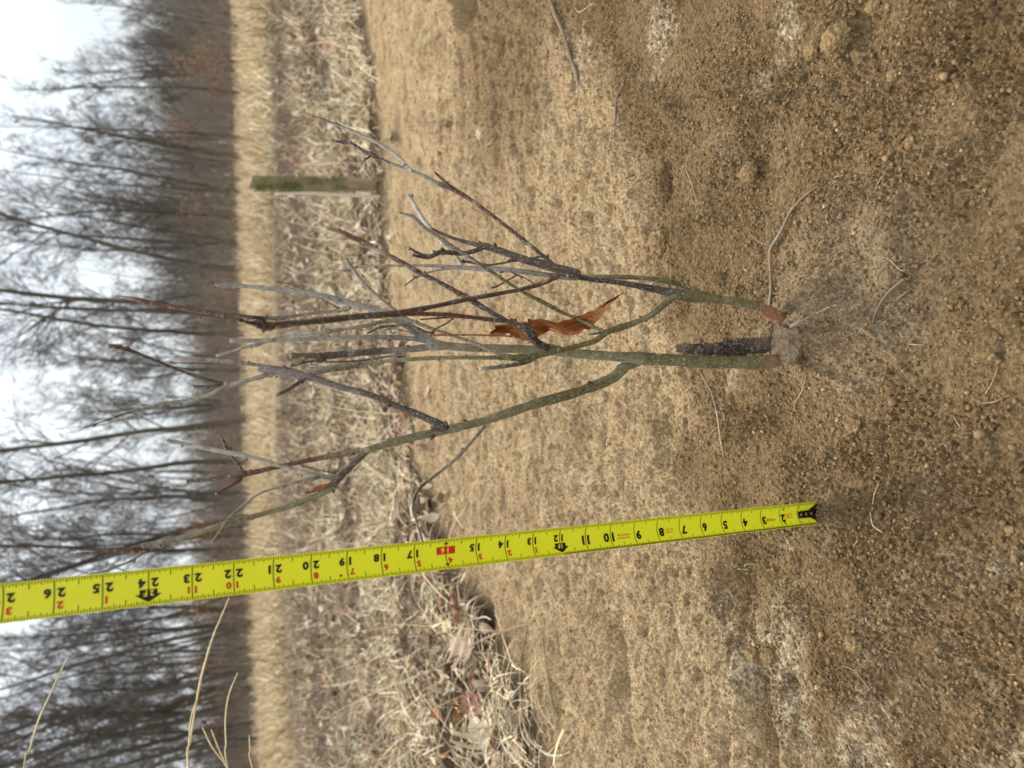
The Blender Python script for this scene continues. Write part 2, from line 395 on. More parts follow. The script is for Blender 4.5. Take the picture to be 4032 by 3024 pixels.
blk.sub('printed_word', bm_.m, '1', .93, .20, .13, 'r', .02); blk.sub('printed_word', bm_.m, '1', .93, .82, .13, 'r', .02)
blk.sub('printed_word', bm_.m, 'in', 1.86, .22, .13, 'r', .01); blk.sub('printed_word', bm_.m, 'ft', 1.86, .79, .13, 'r', .01)
red.sub('printed_word', rm_.m, 'STANLEY', 2.78, .58, .09, 'r', .02); red.sub('printed_word', rm_.m, '25ft', 1.62, .50, .09, 'r', .012)
for q in ((1.30, 1.70, .41, .425), (1.30, 1.70, .575, .59), (1.30, 1.32, .41, .59), (1.68, 1.70, .41, .59)): red.rect(*q)
red.sub('printed_word', rm_.m, 'P.R. APP-D', 7.66, .60, .062, 'r', .012, wide=.80); red.sub('printed_word', rm_.m, 'NO. 339 TC', 7.66, .50, .062, 'r', .012, wide=.80)
red.sub('printed_word', rm_.m, 'THE STANLEY', 9.72, .62, .062, 'r', .012, wide=.95); red.sub('printed_word', rm_.m, 'WORKS © 1988', 9.72, .52, .062, 'r', .012, wide=.90)
tick.done('tick_marks', TM.m); blk.done('pointer_marks', bm_.m); red.done('red_panels', rm_.m)
# hook at the zero end
hm = M('hook_metal', .20, .5); hm.b.inputs['Metallic'].default_value = 1.0
hm.color(hm.mix(hm.ramp(hm.noise(150, 4), .35, .65), (.085, .055, .032), (.17, .125, .085)))
outl = [(1.02, .40), (1.02, .62), (.95, .655), (.36, .66), (.02, .90), (-.06, .90), (-.06, .12), (.02, .12), (.34, .345), (.95, .365)]
def hk(s, t): return tape_pt(s, t, .0011)
hb = bmesh.new()
rows = [(1.02, .40, .62), (.95, .365, .655), (.65, .355, .66), (.36, .345, .66), (.25, .27, .72), (.12, .19, .81), (.02, .12, .89), (-.07, .12, .89)]
vs_ = [[hb.verts.new(hk(s, a+(b-a)*i/10)) for i in range(11)] for s, a, b in rows]
low = [hb.verts.new(hk(-.07, .12+.77*i/10) - tn*.007*1.0 - td*.0012) for i in range(11)]; vs_.append(low)
for p, q in zip(vs_, vs_[1:]):
    for i in range(10): hb.faces.new((p[i], p[i+1], q[i+1], q[i]))
me = bpy.data.meshes.new('hook'); hb.to_mesh(me); hb.free()
for p in me.polygons: p.use_smooth = True
ho = link('hook', me, hm.m, tape); md = ho.modifiers.new('thickness', 'SOLIDIFY'); md.thickness = .0009; md.offset = 0
rb = M('rivet_metal', .15, .5); rb.b.inputs['Metallic'].default_value = 1.0; rb.color((.30, .24, .18))
for s in (.80, .52, .22):
    b_ = bmesh.new(); bmesh.ops.create_uvsphere(b_, u_segments=16, v_segments=8, radius=.0021)
    P = tape_pt(s, .51, .0014)
    for v in b_.verts: v.co = P + td*v.co.x + tw*v.co.y + tn*(v.co.z*.45)
    me = bpy.data.meshes.new('rivet'); b_.to_mesh(me); b_.free()
    for p in me.polygons: p.use_smooth = True
    link('rivet', me, rb.m, tape)

gl = M('glint_white', .25, .5); gl.b.inputs['Metallic'].default_value = .6; gl.color((.95, .95, .95))  # near-white piece added at the hook, its colour stands for the sky glint
gb = bmesh.new(); ga = tape_pt(-.02, .93, .0012)
gr_ = [[gb.verts.new(ga+tw*(u*.0042)*(1 if v else .8)+Vector((0, -1, .15))*(v*.0030)+Vector((0, 0, -.0012*v*v))) for u in (-.5, -.2, .1, .4, .6)] for v in (0, .5, 1)]
for p, q in zip(gr_, gr_[1:]):
    for i in range(4): gb.faces.new((p[i], p[i+1], q[i+1], q[i]))
me = bpy.data.meshes.new('hook_glint'); gb.to_mesh(me); gb.free(); go_ = link('hook_glint', me, gl.m, tape); md = go_.modifiers.new('thickness', 'SOLIDIFY'); md.thickness = .0008
# ------------------------------------------------------------------ sapling
def catmull(P, n):
    P = [np.array(p, float) for p in P]
    if len(P) == 2: return [P[0]+(P[1]-P[0])*i/n for i in range(n+1)]
    Q = [2*P[0]-P[1]]+P+[2*P[-1]-P[-2]]; out = []
    for i in range(1, len(Q)-2):
        p0, p1, p2, p3 = Q[i-1], Q[i], Q[i+1], Q[i+2]
        for k in range(n):
            t = k/n
            out.append(.5*((2*p1)+(-p0+p2)*t+(2*p0-5*p1+4*p2-p3)*t*t+(-p0+3*p1-3*p2+p3)*t**3))
    out.append(P[-1]); return out
def tube(pts, radii, cols, sides=10, rough=0.0, seed=0, cap=True):
    """a bent tapering round branch: returns V, F, colours"""
    rng = np.random.default_rng(seed)
    P = np.array(pts, float); n = len(P)
    T = np.gradient(P, axis=0); T /= np.linalg.norm(T, axis=1)[:, None]+1e-12
    ref = np.array([.31, .77, .55]); u = np.cross(T[0], ref); u /= np.linalg.norm(u)
    V = []; C = []; F = []
    for i in range(n):
        u = u-T[i]*u.dot(T[i]); u /= np.linalg.norm(u); v = np.cross(T[i], u)
        for k in range(sides):
            a = 2*math.pi*k/sides
            r = radii[i]*(1+rough*(rng.random()-.5)*2)
            V.append(P[i]+(u*math.cos(a)+v*math.sin(a))*r); C.append(cols[i])
    for i in range(n-1):
        for k in range(sides):
            a = i*sides+k; b = i*sides+(k+1) % sides
            F.append((a, b, b+sides, a+sides))
    if cap:
        V.append(P[-1]); C.append(cols[-1]*.8+.06); c = len(V)-1
        for k in range(sides): F.append(((n-1)*sides+k, (n-1)*sides+(k+1) % sides, c, c))
    return V, F, C
def poly_mesh(name, V, F, C):
    me = bpy.data.meshes.new(name)
    me.from_pydata([tuple(v) for v in V], [], [tuple(dict.fromkeys(f)) for f in F]); me.update()
    for p in me.polygons: p.use_smooth = True
    at = me.attributes.new('tint', 'FLOAT_COLOR', 'POINT')
    c = np.ones((len(V), 4), np.float32); c[:, :3] = np.array(C); at.data.foreach_set('color', c.ravel())
    return me
BC = {'g': (.140, .122, .050), 'h': (.215, .200, .122), 'p': (.34, .31, .265), 'w': (.40, .36, .32), 'r': (.135, .060, .040), 'd': (.100, .078, .066),
      'o': (.24, .080, .030), 'b': (.20, .160, .110), 'k': (.035, .028, .022), 'l': (.25, .235, .215), 'v': (.23, .19, .18)}
bk = M('bark', .78, .28)
bn = bk.noise(260, 5, .65); bn2 = bk.noise(55, 4, .6); bn3 = bk.noise(520, 2, .5)
bc = bk.mix(.8, bk.attr('tint'), bk.mix(bk.ramp(bn, .28, .72), (.45, .43, .42), (1.45, 1.45, 1.4)), 'MULTIPLY')
bc = bk.mix(.6, bc, bk.mix(bk.ramp(bn2, .3, .7), (.55, .55, .55), (1.35, 1.35, 1.3)), 'MULTIPLY')
bc = bk.mix(bk.ramp(bn3, .60, .68, (0, 0, 0), (.7, .7, .7)), bc, (.40, .38, .33)); bc = bk.mix(bk.ramp(bk.noise(90, 6, .75), .58, .66, (0, 0, 0), (.7, .7, .7)), bc, (.36, .37, .32)); bc = bk.mix(bk.ramp(bk.noise(140, 5, .7), .60, .68, (0, 0, 0), (.65, .65, .65)), bc, (.050, .036, .028))
sx = bk.n.new('ShaderNodeSeparateXYZ'); bk.l.new(bk.tc.outputs['Object'], sx.inputs[0])
mr = bk.n.new('ShaderNodeMapRange'); mr.inputs[1].default_value = .10; mr.inputs[2].default_value = .005; bk.l.new(sx.outputs[2], mr.inputs[0])
df = bk.mul(bk.ramp(bk.mul(bk.noise(380, 4, .7), bk.mul(mr.outputs[0], .16), 'ADD'), .55, .68), .8)
bc = bk.mix(df, bc, (.21, .145, .080))
bk.color(bc).bump(bn, .6, .0008)
TILE = {'B': (1344, 1008, 1.6458), 'D': (2688, 1008, 1.6458), 'A': (0, 1008, 1.6458), 'S': (1500, 900, 1.5863), 'T': (2200, 950, 1.5863), 'P': (1200, 400, 1.5863),
        'Q': (800, 1000, 1.5863), 'U': (400, 1250, 1.5863), 'V': (600, 1650, 1.5863), 'W': (1250, 1500, 1.5863), 'X': (200, 1850, 1.5863), 'R': (2600, 1000, 3.687)}
def tile(t, a, b): ox, oy, k = TILE[t]; return ox+a/k, oy+b/k, k
base = floor_pt(3075, 1345)
BY = base.y
sap = empty('sapling', base, 'leafless two-stemmed oak sapling with one torn brown leaf, growing from brown soil beside the tape', 'sapling')
seedc = [0]
def branch(name, spec, y0, y1, cols, parent=sap, sides=10, bury=None, rough=.05, buds=0, bulge=()):
    """spec: 'S 100,200,30 120,220,28 | Q ...' picture points with the width seen there; y0..y1 = metres ahead at the two ends"""
    pts = []
    t = None
    for tok in spec.split():
        if tok.isalpha(): t = tok; continue
        a, b, wd = (float(q) for q in tok.split(',')); X, Y, k = tile(t, a, b); pts.append((X, Y, wd/k))
    L_ = [0]
    for p, q in zip(pts, pts[1:]): L_.append(L_[-1]+math.hypot(p[0]-q[0], p[1]-q[1]))
    P = []; 
    for (X, Y, wd), l in zip(pts, L_):
        yy = y0+(y1-y0)*l/L_[-1]; v = at_y(X, Y, yy); dep = (v-CP).dot(FW)
        P.append((v.x, v.y, v.z, wd*.5*dep/FPX*.97))
    if bury:
        P.insert(0, (P[0][0]+bury[0], P[0][1]+bury[1], P[0][2]+bury[2], P[0][3]*1.1))
    Q = np.array(catmull(P, 7)); n = len(Q); rng = np.random.default_rng(seedc[0]+11); seedc[0] += 1
    f = np.linspace(0, 1, n)
    cc = [np.array(BC[c]) for c in cols]; ci = f*(len(cc)-1)+.0
    wob = fbm(f*40+seedc[0]*3, f*0, 3.0, 2, 5)*.8 if len(cc) > 1 else f*0
    ci = np.clip(ci+wob*.5, 0, len(cc)-1.0001) if len(cc) > 1 else f*0
    C = []
    for q in ci:
        i = int(q); C.append(cc[i] if len(cc) == 1 else cc[i]*(1-(q-i))+cc[min(i+1, len(cc)-1)]*(q-i))
    R_ = Q[:, 3]*(1+.17*fbm(f*60+seedc[0]*9, f*0, 2.5, 3, 2))
    for pos, amp in bulge: R_ = R_*(1+amp*np.exp(-((f-pos)/.025)**2))
    Vv, Ff, Cc = tube(Q[:, :3], R_, C, sides, rough, seedc[0])
    for _ in range(buds+2):                         # small scaly buds on the bark
        i = rng.integers(2, n-1); d = rng.normal(size=3); d /= np.linalg.norm(d); tt = Q[i, :3]-Q[i-1, :3]; tt /= np.linalg.norm(tt)+1e-9
        d = d-tt*d.dot(tt); d /= np.linalg.norm(d); r = Q[i, 3]; p = Q[i, :3]+d*r*.7; s_ = max(.0009, r*.55)*(1+.6*rng.random())
        e = [p-(d*.1)*s_, p+(d*.6+tt*.25)*s_, p+(d*1.1+tt*.8)*s_, p+(d*1.35+tt*1.5)*s_]
        v2, f2, c2 = tube(e, [s_*.55, s_*.62, s_*.42, s_*.08], [np.array((.10, .045, .035))]*4, 6, .12, i)
        b0 = len(Vv); Vv += v2; Ff += [tuple(b0+k for k in q) for q in f2]; Cc += c2
    me = poly_mesh(name, Vv, Ff, Cc)
    if parent is sap: return link(name, me, bk.m, sap)
    o = link(name, me, bk.m, parent, (0, 0, 0)); return o
y = BY
# left stem and what it carries
s1 = branch('stem', 'D 770,575,40 725,615,62 660,662,76 560,684,88 430,692,88 T 1100,757,86 900,754,80 720,742,78 560,734,80 480,728,84 380,722,68 S 1269,785,60 950,757,58 600,746,55 420,735,56 330,725,74 285,722,58', y-.004, y+.03, 'oogghhl', bury=(.006, 0, -.03), rough=.035, sides=16)
branch('branch', 'S 330,712,44 220,690,34 0,680,32 Q 1000,522,34 700,530,30 380,540,28 165,541,28', y+.03, y+.055, 'lvpl', s1, bulge=((.3, .15), (.72, .2)), buds=3)
b1 = branch('branch', 'S 340,735,50 200,752,44 0,765,44 Q 1110,606,46 800,633,48 735,642,52 690,635,40 545,635,34', y+.03, y+.02, 'lvddg', s1, bulge=((.75, .25),), buds=4)
branch('twig', 'Q 740,640,30 735,662,40 690,668,16 640,676,15 545,701,14', y+.021, y+.01, 'dd', b1, buds=2)
b2 = branch('branch', 'S 330,715,60 200,625,48 130,569,46 Q 1100,355,45 930,310,42 700,250,32 550,228,30 380,213,28 250,200,26 170,198,38 110,194,34 70,188,14 30,188,12', y+.03, y+.075, 'lplpld', s1, bulge=((.60, .2), (.9, .2)), buds=2)
branch('twig', 'Q 920,325,30 900,340,36 860,348,20 830,330,12 700,260,8 560,195,8 450,172,7', y+.062, y+.08, 'pdrr', b2)
b3 = branch('branch', 'Q 915,335,22 840,355,22 700,368,22 480,400,24 400,400,22 290,392,22 130,382,24 A 1450,385,24 1200,345,25 950,300,26 860,275,24 780,265,14', y+.06, y+.11, 'pbdrrrv', b2, bulge=((.32, .35), (.62, .35), (.84, .5)), buds=9)
branch('branch', 'S 320,712,44 215,655,34 Q 1190,418,26 1000,450,24 800,480,24 690,497,24 550,505,22 440,530,20 330,566,26 290,575,18 80,638,18', y+.03, y+.045, 'lbppp', s1, bulge=((.42, .4), (.80, .4)), buds=2)
branch('twig', 'S 335,650,16 280,645,16 170,603,18 0,617,16 Q 1060,480,14 1022,497,12', y+.026, y+.02, 'dd', s1)
branch('twig', 'S 320,705,20 160,645,16 60,625,14 0,640,12 Q 1050,430,12', y+.032, y+.05, 'pp', s1)
# big lower-left branch
b4 = branch('branch', 'B 1930,690,50 1840,715,74 1740,800,72 1500,890,66 1250,960,64 950,1060,60 660,1132,56 400,1190,54 150,1262,46', y+.022, y-.035, 'hhghhh', s1, sides=14, bulge=((.16, .12), (.73, .18)), buds=2)
b5 = branch('branch', 'W 330,432,34 292,450,46 220,520,46 150,590,46 90,650,48 V 1090,428,40', y-.033, y-.045, 'hdd', s1)
b6 = branch('branch', 'V 1150,415,30 1100,445,38 900,530,36 750,575,33 440,660,34 200,740,36 X 700,450,36 634,468,38 605,480,56 575,490,52 540,500,32 400,505,28 250,518,20 130,530,17', y-.044, y-.085, 'hhhpprdd', s1, bulge=((.80, .12),), buds=6)
branch('twig', 'X 585,510,20 550,535,16 500,570,16 380,615,14 330,635,14 245,648,9', y-.08, y-.09, 'rvbk', b6)
branch('twig', 'V 1120,405,26 1040,430,30 980,455,22 955,462,14', y-.045, y-.05, 'ook', b5)
branch('twig', 'V 1165,375,30 1080,362,30 1000,345,34 850,305,28 600,235,30 450,205,30 300,175,28 180,150,26 95,135,24', y-.043, y-.02, 'dppwv', b5, buds=1)
branch('twig', 'V 1180,342,10 1050,320,8 920,285,7 800,225,6', y-.043, y-.03, 'rr', b5)
branch('twig', 'V 1040,360,26 1000,372,24 880,400,16 800,425,18 680,460,18 580,530,18 480,620,18 430,690,17 385,755,20 368,775,14', y-.045, y-.075, 'dppbv', b5, bulge=((.3, .4), (.72, .4), (.95, .5)))
b7 = branch('branch', 'W 270,432,36 120,460,30 0,485,30 V 1269,203,34 1031,247,32 800,295,30 620,335,34 560,342,50 530,350,42 490,360,26 350,376,24 240,386,26 215,388,24', y-.033, y-.012, 'hrrrrdd', s1, bulge=((.16, .2), (.3, .15)), buds=4)
branch('twig', 'V 555,345,30 545,375,30 500,410,20 450,440,18 398,467,20', y-.016, y-.03, 'dr', b7, buds=1)
branch('twig', 'V 560,335,30 550,305,20 500,240,18 480,200,34 462,180,26 445,140,18 433,112,9', y-.016, y+.0, 'ddk', b7)
b8 = branch('branch', 'W 815,300,30 790,285,50 730,258,56 640,215,46 500,160,46 350,95,44 100,25,42 Q 700,780,47 600,757,54 480,735,50 340,715,44', y-.028, y-.012, 'kdddvvl', s1, sides=12, bulge=((.06, .15), (.80, .1)), buds=6)
b9 = branch('branch', 'Q 650,757,20 600,735,22 500,715,20 310,690,22 U 820,277,27 700,268,26 550,264,26 450,260,26', y-.016, y+.005, 'ddvvw', b8, buds=2)
b10 = branch('branch', 'Q 480,745,34 420,752,30 330,775,30 160,820,30 U 780,415,34 755,435,28 650,490,24 450,530,21 250,572,19 150,600,17 50,635,13 A 540,1115,9', y-.013, y-.015, 'pppppbdd', s1, bulge=((.36, .2),), buds=2)
b11 = branch('branch', 'U 755,415,30 730,412,30 690,400,24 500,335,20 300,255,21 180,208,28 150,198,30 80,180,26 45,178,28', y-.014, y-.03, 'dddrr', b10, bulge=((.86, .3),), buds=9)
branch('twig', 'U 735,420,20 690,428,14 620,430,16 578,431,20', y-.014, y-.01, 'dd', b10)
branch('twig', 'Q 625,785,26 600,803,26 540,840,26 455,885,24', y-.018, y-.03, 'dd', b8, buds=2)
branch('twig', 'W 1045,285,26 1030,300,22 980,360,22 870,480,22 750,580,20 650,660,19 605,735,18 600,800,15 620,880,12 640,950,10 660,1010,8', y-.015, y-.08, 'dvpdddk', b4)
# right stem and what it carries
base2 = floor_pt(3100, 1280)
s2 = branch('stem', 'R 1990,1220,130 1930,1150,160 1850,1065,180 1790,1000,190 1650,885,190 1500,810,170 1400,762,155 1200,712,135 1000,680,128 800,655,130 600,632,150 T 893,350,80 800,342,82 740,335,80 700,322,66 600,300,46 400,262,34 200,240,30', y-.004, y+.012, 'ooogggdk', bury=(-.004, 0, -.025), rough=.035, sides=16)
b12 = branch('branch', 'T 920,345,46 860,312,44 790,285,40 740,265,36 600,237,34 450,224,34 250,224,34 100,224,40 S 1200,304,42 1050,292,40 800,260,37 500,245,30 300,232,20 0,232,18 Q 1000,78,17 960,82,18 925,92,26 890,102,20 850,106,10', y+.004, y+.06, 'ggghhpppvk', s2, buds=4)
branch('twig', 'S 480,250,18 440,250,14 330,265,13 230,300,13 190,325,10 148,357,9', y+.042, y+.06, 'ppdd', b12)
b13 = branch('branch', 'S 520,225,24 500,215,26 440,130,28 P 890,910,27 760,760,27 700,670,25 660,600,25 645,585,24', y+.045, y+.07, 'ppwwp', b12, bulge=((.7, .2), (.93, .25)), buds=3)
b14 = branch('branch', 'T 200,240,26 60,208,44 S 1230,283,56 1100,250,60 1000,220,54 900,195,50 730,135,45 640,108,42 610,104,34 450,60,24 320,5,22 P 820,806,18 790,790,9', y+.01, y+.045, 'kdddddbb', s2, sides=12, bulge=((.55, .15),), buds=5)
branch('branch', 'S 640,115,34 590,138,30 500,155,30 405,148,34 360,152,32 300,178,28 240,175,18 200,166,16', y+.034, y+.02, 'dddk', b14, buds=5)
branch('twig', 'S 300,178,22 260,165,20 215,145,18 175,116,14', y+.024, y+.02, 'vd', b14, buds=2)
branch('twig', 'S 385,165,16 395,140,20 378,128,22', y+.026, y+.016, 'dk', b14)
b15 = branch('branch', 'S 1120,262,30 1085,235,34 1035,190,30 950,120,28 800,0,28 P 1100,660,26 1000,590,26 950,562,32 900,535,34 820,508,30 750,470,24 650,425,25 560,395,20 480,358,18 420,335,36 370,312,24 300,268,20 230,255,16 170,240,14', y+.02, y+.085, 'kdrrrhpdddk', s2, bulge=((.55, .2), (.42, .1)), buds=5)
branch('branch', 'P 670,432,22 645,410,24 600,360,20 540,310,20 420,240,20 280,175,18 150,125,15 100,105,11 40,92,8', y+.062, y+.095, 'pwwpdd', b15, bulge=((.42, .2),), buds=3)
branch('twig', 'P 930,553,20 880,505,18 810,440,14', y+.046, y+.04, 'rd', b15)
branch('twig', 'P 320,280,14 280,250,14 255,220,9 200,155,6', y+.075, y+.08, 'kd', b15)
branch('twig', 'P 410,338,14 395,352,14 375,362,10 388,415,4', y+.07, y+.062, 'rr', b15)
branch('twig', 'S 1010,175,12 1000,175,14 880,195,14 700,225,14 640,228,18 560,210,18 500,205,18', y+.02, y+.045, 'kddk', b14)
b16 = branch('branch', 'S 1100,292,36 1085,305,36 1040,330,30 1000,345,28 850,385,28 550,440,30 350,482,32 200,512,36 0,540,40 Q 1000,388,42 800,410,44 600,430,40 460,438,38 380,448,50 340,435,46 290,430,26 222,412,22', y+.01, y-.15, 'drddddddkk', s2, buds=4, bulge=((.86, .2),))
branch('twig', 'Q 380,445,22 375,410,24 330,400,22 270,408,12', y-.145, y-.15, 'kk', b16)
branch('twig', 'Q 560,440,14 540,452,12 450,465,11 365,477,10', y-.12, y-.13, 'dd', b16)
# the arching branch between the stems
b17 = branch('branch', 'T 720,345,50 690,368,42 640,410,42 600,442,42 540,480,38 450,518,38 370,545,38 300,567,42 260,600,36 200,632,34 0,682,36 S 1010,783,42 950,800,48 870,808,46 800,805,40', y+.004, y-.035, 'hghggggg', s2, sides=12, bulge=((.42, .15), (.93, .15)), buds=4)
branch('branch', 'S 840,806,34 760,806,32 700,806,26 400,807,26 200,815,26 0,832,26 Q 1000,685,30 850,705,32 670,722,36 640,715,20', y-.034, y-.018, 'gghhhhp', b17, bulge=((.4, .15), (.78, .25)), buds=3)
branch('twig', 'Q 1000,700,12 900,718,12 780,735,12 690,752,12', y-.03, y-.02, 'rr', b17)
branch('twig', 'Q 1240,628,12 1100,648,16 1000,665,16 880,673,12 770,676,10', y+.02, y+.02, 'vdr', s1, bulge=((.5, .4),))
branch('branch', 'S 800,800,34 770,793,36 700,765,26 600,722,24 450,670,22 250,600,24 130,545,26 0,440,24 Q 1000,180,22 940,100,22 890,33,20', y-.035, y+.03, 'gbbbbvb', b17, buds=1)
branch('branch', 'S 960,808,32 930,825,32 850,848,28 720,866,26 618,876,26', y-.034, y-.04, 'gddp', b17)
b18 = branch('branch', 'S 1110,755,50 1060,745,44 1010,730,44 965,705,56 935,660,56 890,620,46 830,592,34 750,572,30', y-.026, y-.03, 'gkkkdd', b17, rough=.10, buds=4)
branch('branch', 'S 790,580,30 700,570,28 550,552,28 450,542,30 380,536,30 200,533,30 0,545,30 Q 1020,388,20', y-.029, y-.10, 'ddrrrrd', b18, buds=3)
branch('branch', 'S 800,590,30 760,562,32 700,530,32 570,452,36 520,420,38 480,400,34 400,355,30 250,280,32 100,195,31 0,145,32 P 420,905,32 350,870,34 290,845,34 230,815,30 135,790,16', y-.03, y-.015, 'dddrdrprrb', b18, bulge=((.2, .1), (.75, .12)), buds=7)
branch('twig', 'S 965,715,20 880,690,14 800,672,12 600,665,12 300,665,11', y-.031, y-.02, 'oo', b18)
branch('twig', 'S 455,552,16 420,585,13 350,622,11 300,660,9', y-.045, y-.04, 'dd', b17)
branch('twig', 'S 450,553,12 350,560,11 245,568,10', y-.045, y-.06, 'rk', b17)
b19 = branch('branch', 'T 285,568,24 260,552,26 230,540,22 80,470,22 0,435,22 S 1040,475,32 900,405,22 780,330,22 650,245,23 560,185,24 400,80,24 280,0,26 P 690,733,30 670,718,28 640,706,16 585,690,9', y-.012, y+.03, 'ghgggdbvvd', b17, bulge=((.3, .1),), buds=5)
branch('twig', 'T 285,566,18 240,575,15 185,583,13', y-.012, y-.015, 'dv', b17)
branch('twig', 'S 968,352,10 900,310,9 848,288,12 812,272,10', y+.02, y+.03, 'rd', b12)
branch('twig', 'S 850,290,11 780,330,11 720,362,12 690,372,14', y+.025, y+.02, 'rr', b12)
# dead broken stub
ds = branch('dead_stub', 'R 1960,1290,150 1850,1300,230 1700,1315,250 1500,1325,240 1300,1340,235 1100,1360,230 950,1375,220 800,1385,190 650,1390,180 500,1385,165 400,1380,150 300,1370,130 215,1375,95', y+.012, y+.018, 'ddddkkdkbb', bury=(0, 0, -.03), rough=.22, sides=18)
tag(ds, 'rotten broken stub of an old stem')
from mathutils import noise as mn
cb = bmesh.new(); bmesh.ops.create_icosphere(cb, subdivisions=5, radius=1); cX, cY, _ = tile('D', 700, 560); cc0 = floor_pt(cX, cY)
for v in cb.verts:
    d = v.co.copy(); e = 1+.30*mn.noise(d*1.6)+.16*mn.noise(d*4)+.09*mn.noise(d*10)+.06*mn.noise(d*22)
    v.co = cc0+Vector((d.x*.021, d.y*.017, d.z*.014))*e+Vector((0, .004, .000))
me = bpy.data.meshes.new('root_collar'); cb.to_mesh(me); cb.free()
at = me.attributes.new('tint', 'FLOAT_COLOR', 'POINT'); at.data.foreach_set('color', np.tile(np.array([.20, .135, .08, 1], np.float32), len(me.vertices)))
for p in me.polygons: p.use_smooth = True
link('root_collar', me, bk.m, sap)
rngl = random.Random(5)
for k in range(16):                               # splinters and bark flakes on the stub
    X = 215+rngl.random()*900; X2 = X+rngl.uniform(-90, 120); Yb = 1375+rngl.uniform(-75, 75)
    branch('splinter', f'R {X2},{Yb},{rngl.uniform(18,40)} {(X+X2)/2},{Yb+rngl.uniform(-14,14)},{rngl.uniform(16,34)} {X},{Yb+rngl.uniform(-24,24)},{rngl.uniform(6,14)}', y+.002, y+.0, rngl.choice(['ob', 'kk', 'bk', 'dk', 'bb']), ds, sides=5, rough=.3)
# reddish root collar under the right stem and the thin shoot beside it
branch('root', 'D 700,455,30 760,425,18 850,380,14 930,340,12 1000,315,8', y-.07, y-.125, 'vrv', rough=.1)
# torn brown leaf
lfm = M('dead_leaf', .6, .35)
ln = lfm.noise(70, 5, .65); lv = lfm.noise(260, 3, .6)
lc = lfm.mix(lfm.ramp(ln, .3, .7), (.17, .050, .012), (.42, .155, .040)); lc = lfm.mix(lfm.ramp(lv, .55, .75, (0, 0, 0), (.6, .6, .6)), lc, (.50, .26, .10))
lfm.color(lc).bump(ln, .5, .002)
lfm.b.inputs['Transmission Weight'].default_value = 0
upl = [(1830, 235), (1770, 268), (1722, 290), (1700, 312), (1652, 335), (1640, 352), (1600, 362), (1560, 385), (1520, 388), (1490, 408), (1440, 412), (1400, 432), (1340, 418), (1290, 405), (1250, 412), (1205, 402), (1212, 428), (1165, 424), (1140, 395), (1118, 410), (1098, 398), (1075, 440), (1030, 445), (990, 450), (998, 470), (960, 496)]
dnl = [(1830, 238), (1800, 262), (1760, 300), (1735, 322), (1712, 360), (1680, 400), (1640, 440), (1625, 470), (1600, 482), (1580, 470), (1540, 505), (1500, 514), (1440, 512), (1400, 498), (1350, 480), (1320, 502), (1290, 512), (1262, 538), (1235, 522), (1200, 545), (1165, 556), (1168, 530), (1110, 520), (1060, 516), (1000, 524), (958, 528)]
def resample(P, n):
    d = [0]
    for p, q in zip(P, P[1:]): d.append(d[-1]+math.hypot(p[0]-q[0], p[1]-q[1]))
    d = np.array(d)/d[-1]; t = np.linspace(0, 1, n); A = np.array(P)
    return np.stack([np.interp(t, d, A[:, 0]), np.interp(t, d, A[:, 1])], 1)
nu, nv = 70, 15; ua, da = resample(upl, nu), resample(dnl, nu); V = []; keepf = []
for i in range(nu):
    for j in range(nv):
        t = j/(nv-1); p = ua[i]*(1-t)+da[i]*t; X, Y, _ = tile('B', *p)
        f = i/(nu-1); wv = .012*math.sin(f*7.5+.4)*(t-.5) + .010*abs(t-.45)*(1 if f < .6 else 1.6) + .004*math.sin(f*23+t*5)
        V.append(at_y(X, Y, y-.002-wv))
Fl = []
for i in range(nu-1):
    for j in range(nv-1):
        f, t = i/nu, j/nv
        if (abs(f-.66) < .025 and .20 < t < .42) or (abs(f-.53) < .02 and .62 < t < .80) or (abs(f-.74) < .012 and t < .25) or (abs(f-.86) < .014 and t > .72): continue
        Fl.append((i*nv+j, i*nv+j+1, (i+1)*nv+j+1, (i+1)*nv+j))
lo_ = link('leaf', np_mesh('leaf', [tuple(v) for v in V], Fl), lfm.m, sap)
tag(lo_, 'torn rust-brown dead leaf with holes'); md = lo_.modifiers.new('thickness', 'SOLIDIFY'); md.thickness = .0003
Vv, Ff, Cc = [], [], []
def vein(pts, r0, r1):
    P = []
    for p in pts:
        i = p[0]*(nu-1); j = p[1]*(nv-1); v = V[int(round(i))*nv+int(round(j))]; P.append((v.x, v.y-.0004, v.z))
    Q = catmull(P, 6); n = len(Q); a_, b_, c_ = tube(Q, list(np.linspace(r0, r1, n)), [np.array((.44, .22, .09))]*n, 5)
    k = len(Vv); Vv.extend(a_); Ff.extend([tuple(k+q for q in f) for f in b_]); Cc.extend(c_)
vein([(f, .45+.06*math.sin(f*6)) for f in np.linspace(.03, .95, 12)], .0006, .0003)
for f0 in (.2, .3, .4, .5, .6, .7):
    vein([(f0, .47), (f0+.05, .68), (f0+.08, .95)], .00035, .0002); vein([(f0, .44), (f0+.05, .25), (f0+.08, .06)], .00035, .0002)
tint = M('tinted', .8, .2); tint.color(tint.attr('tint'))
link('vein', poly_mesh('vein', Vv, Ff, Cc), tint.m, lo_, (0, 0, 0))
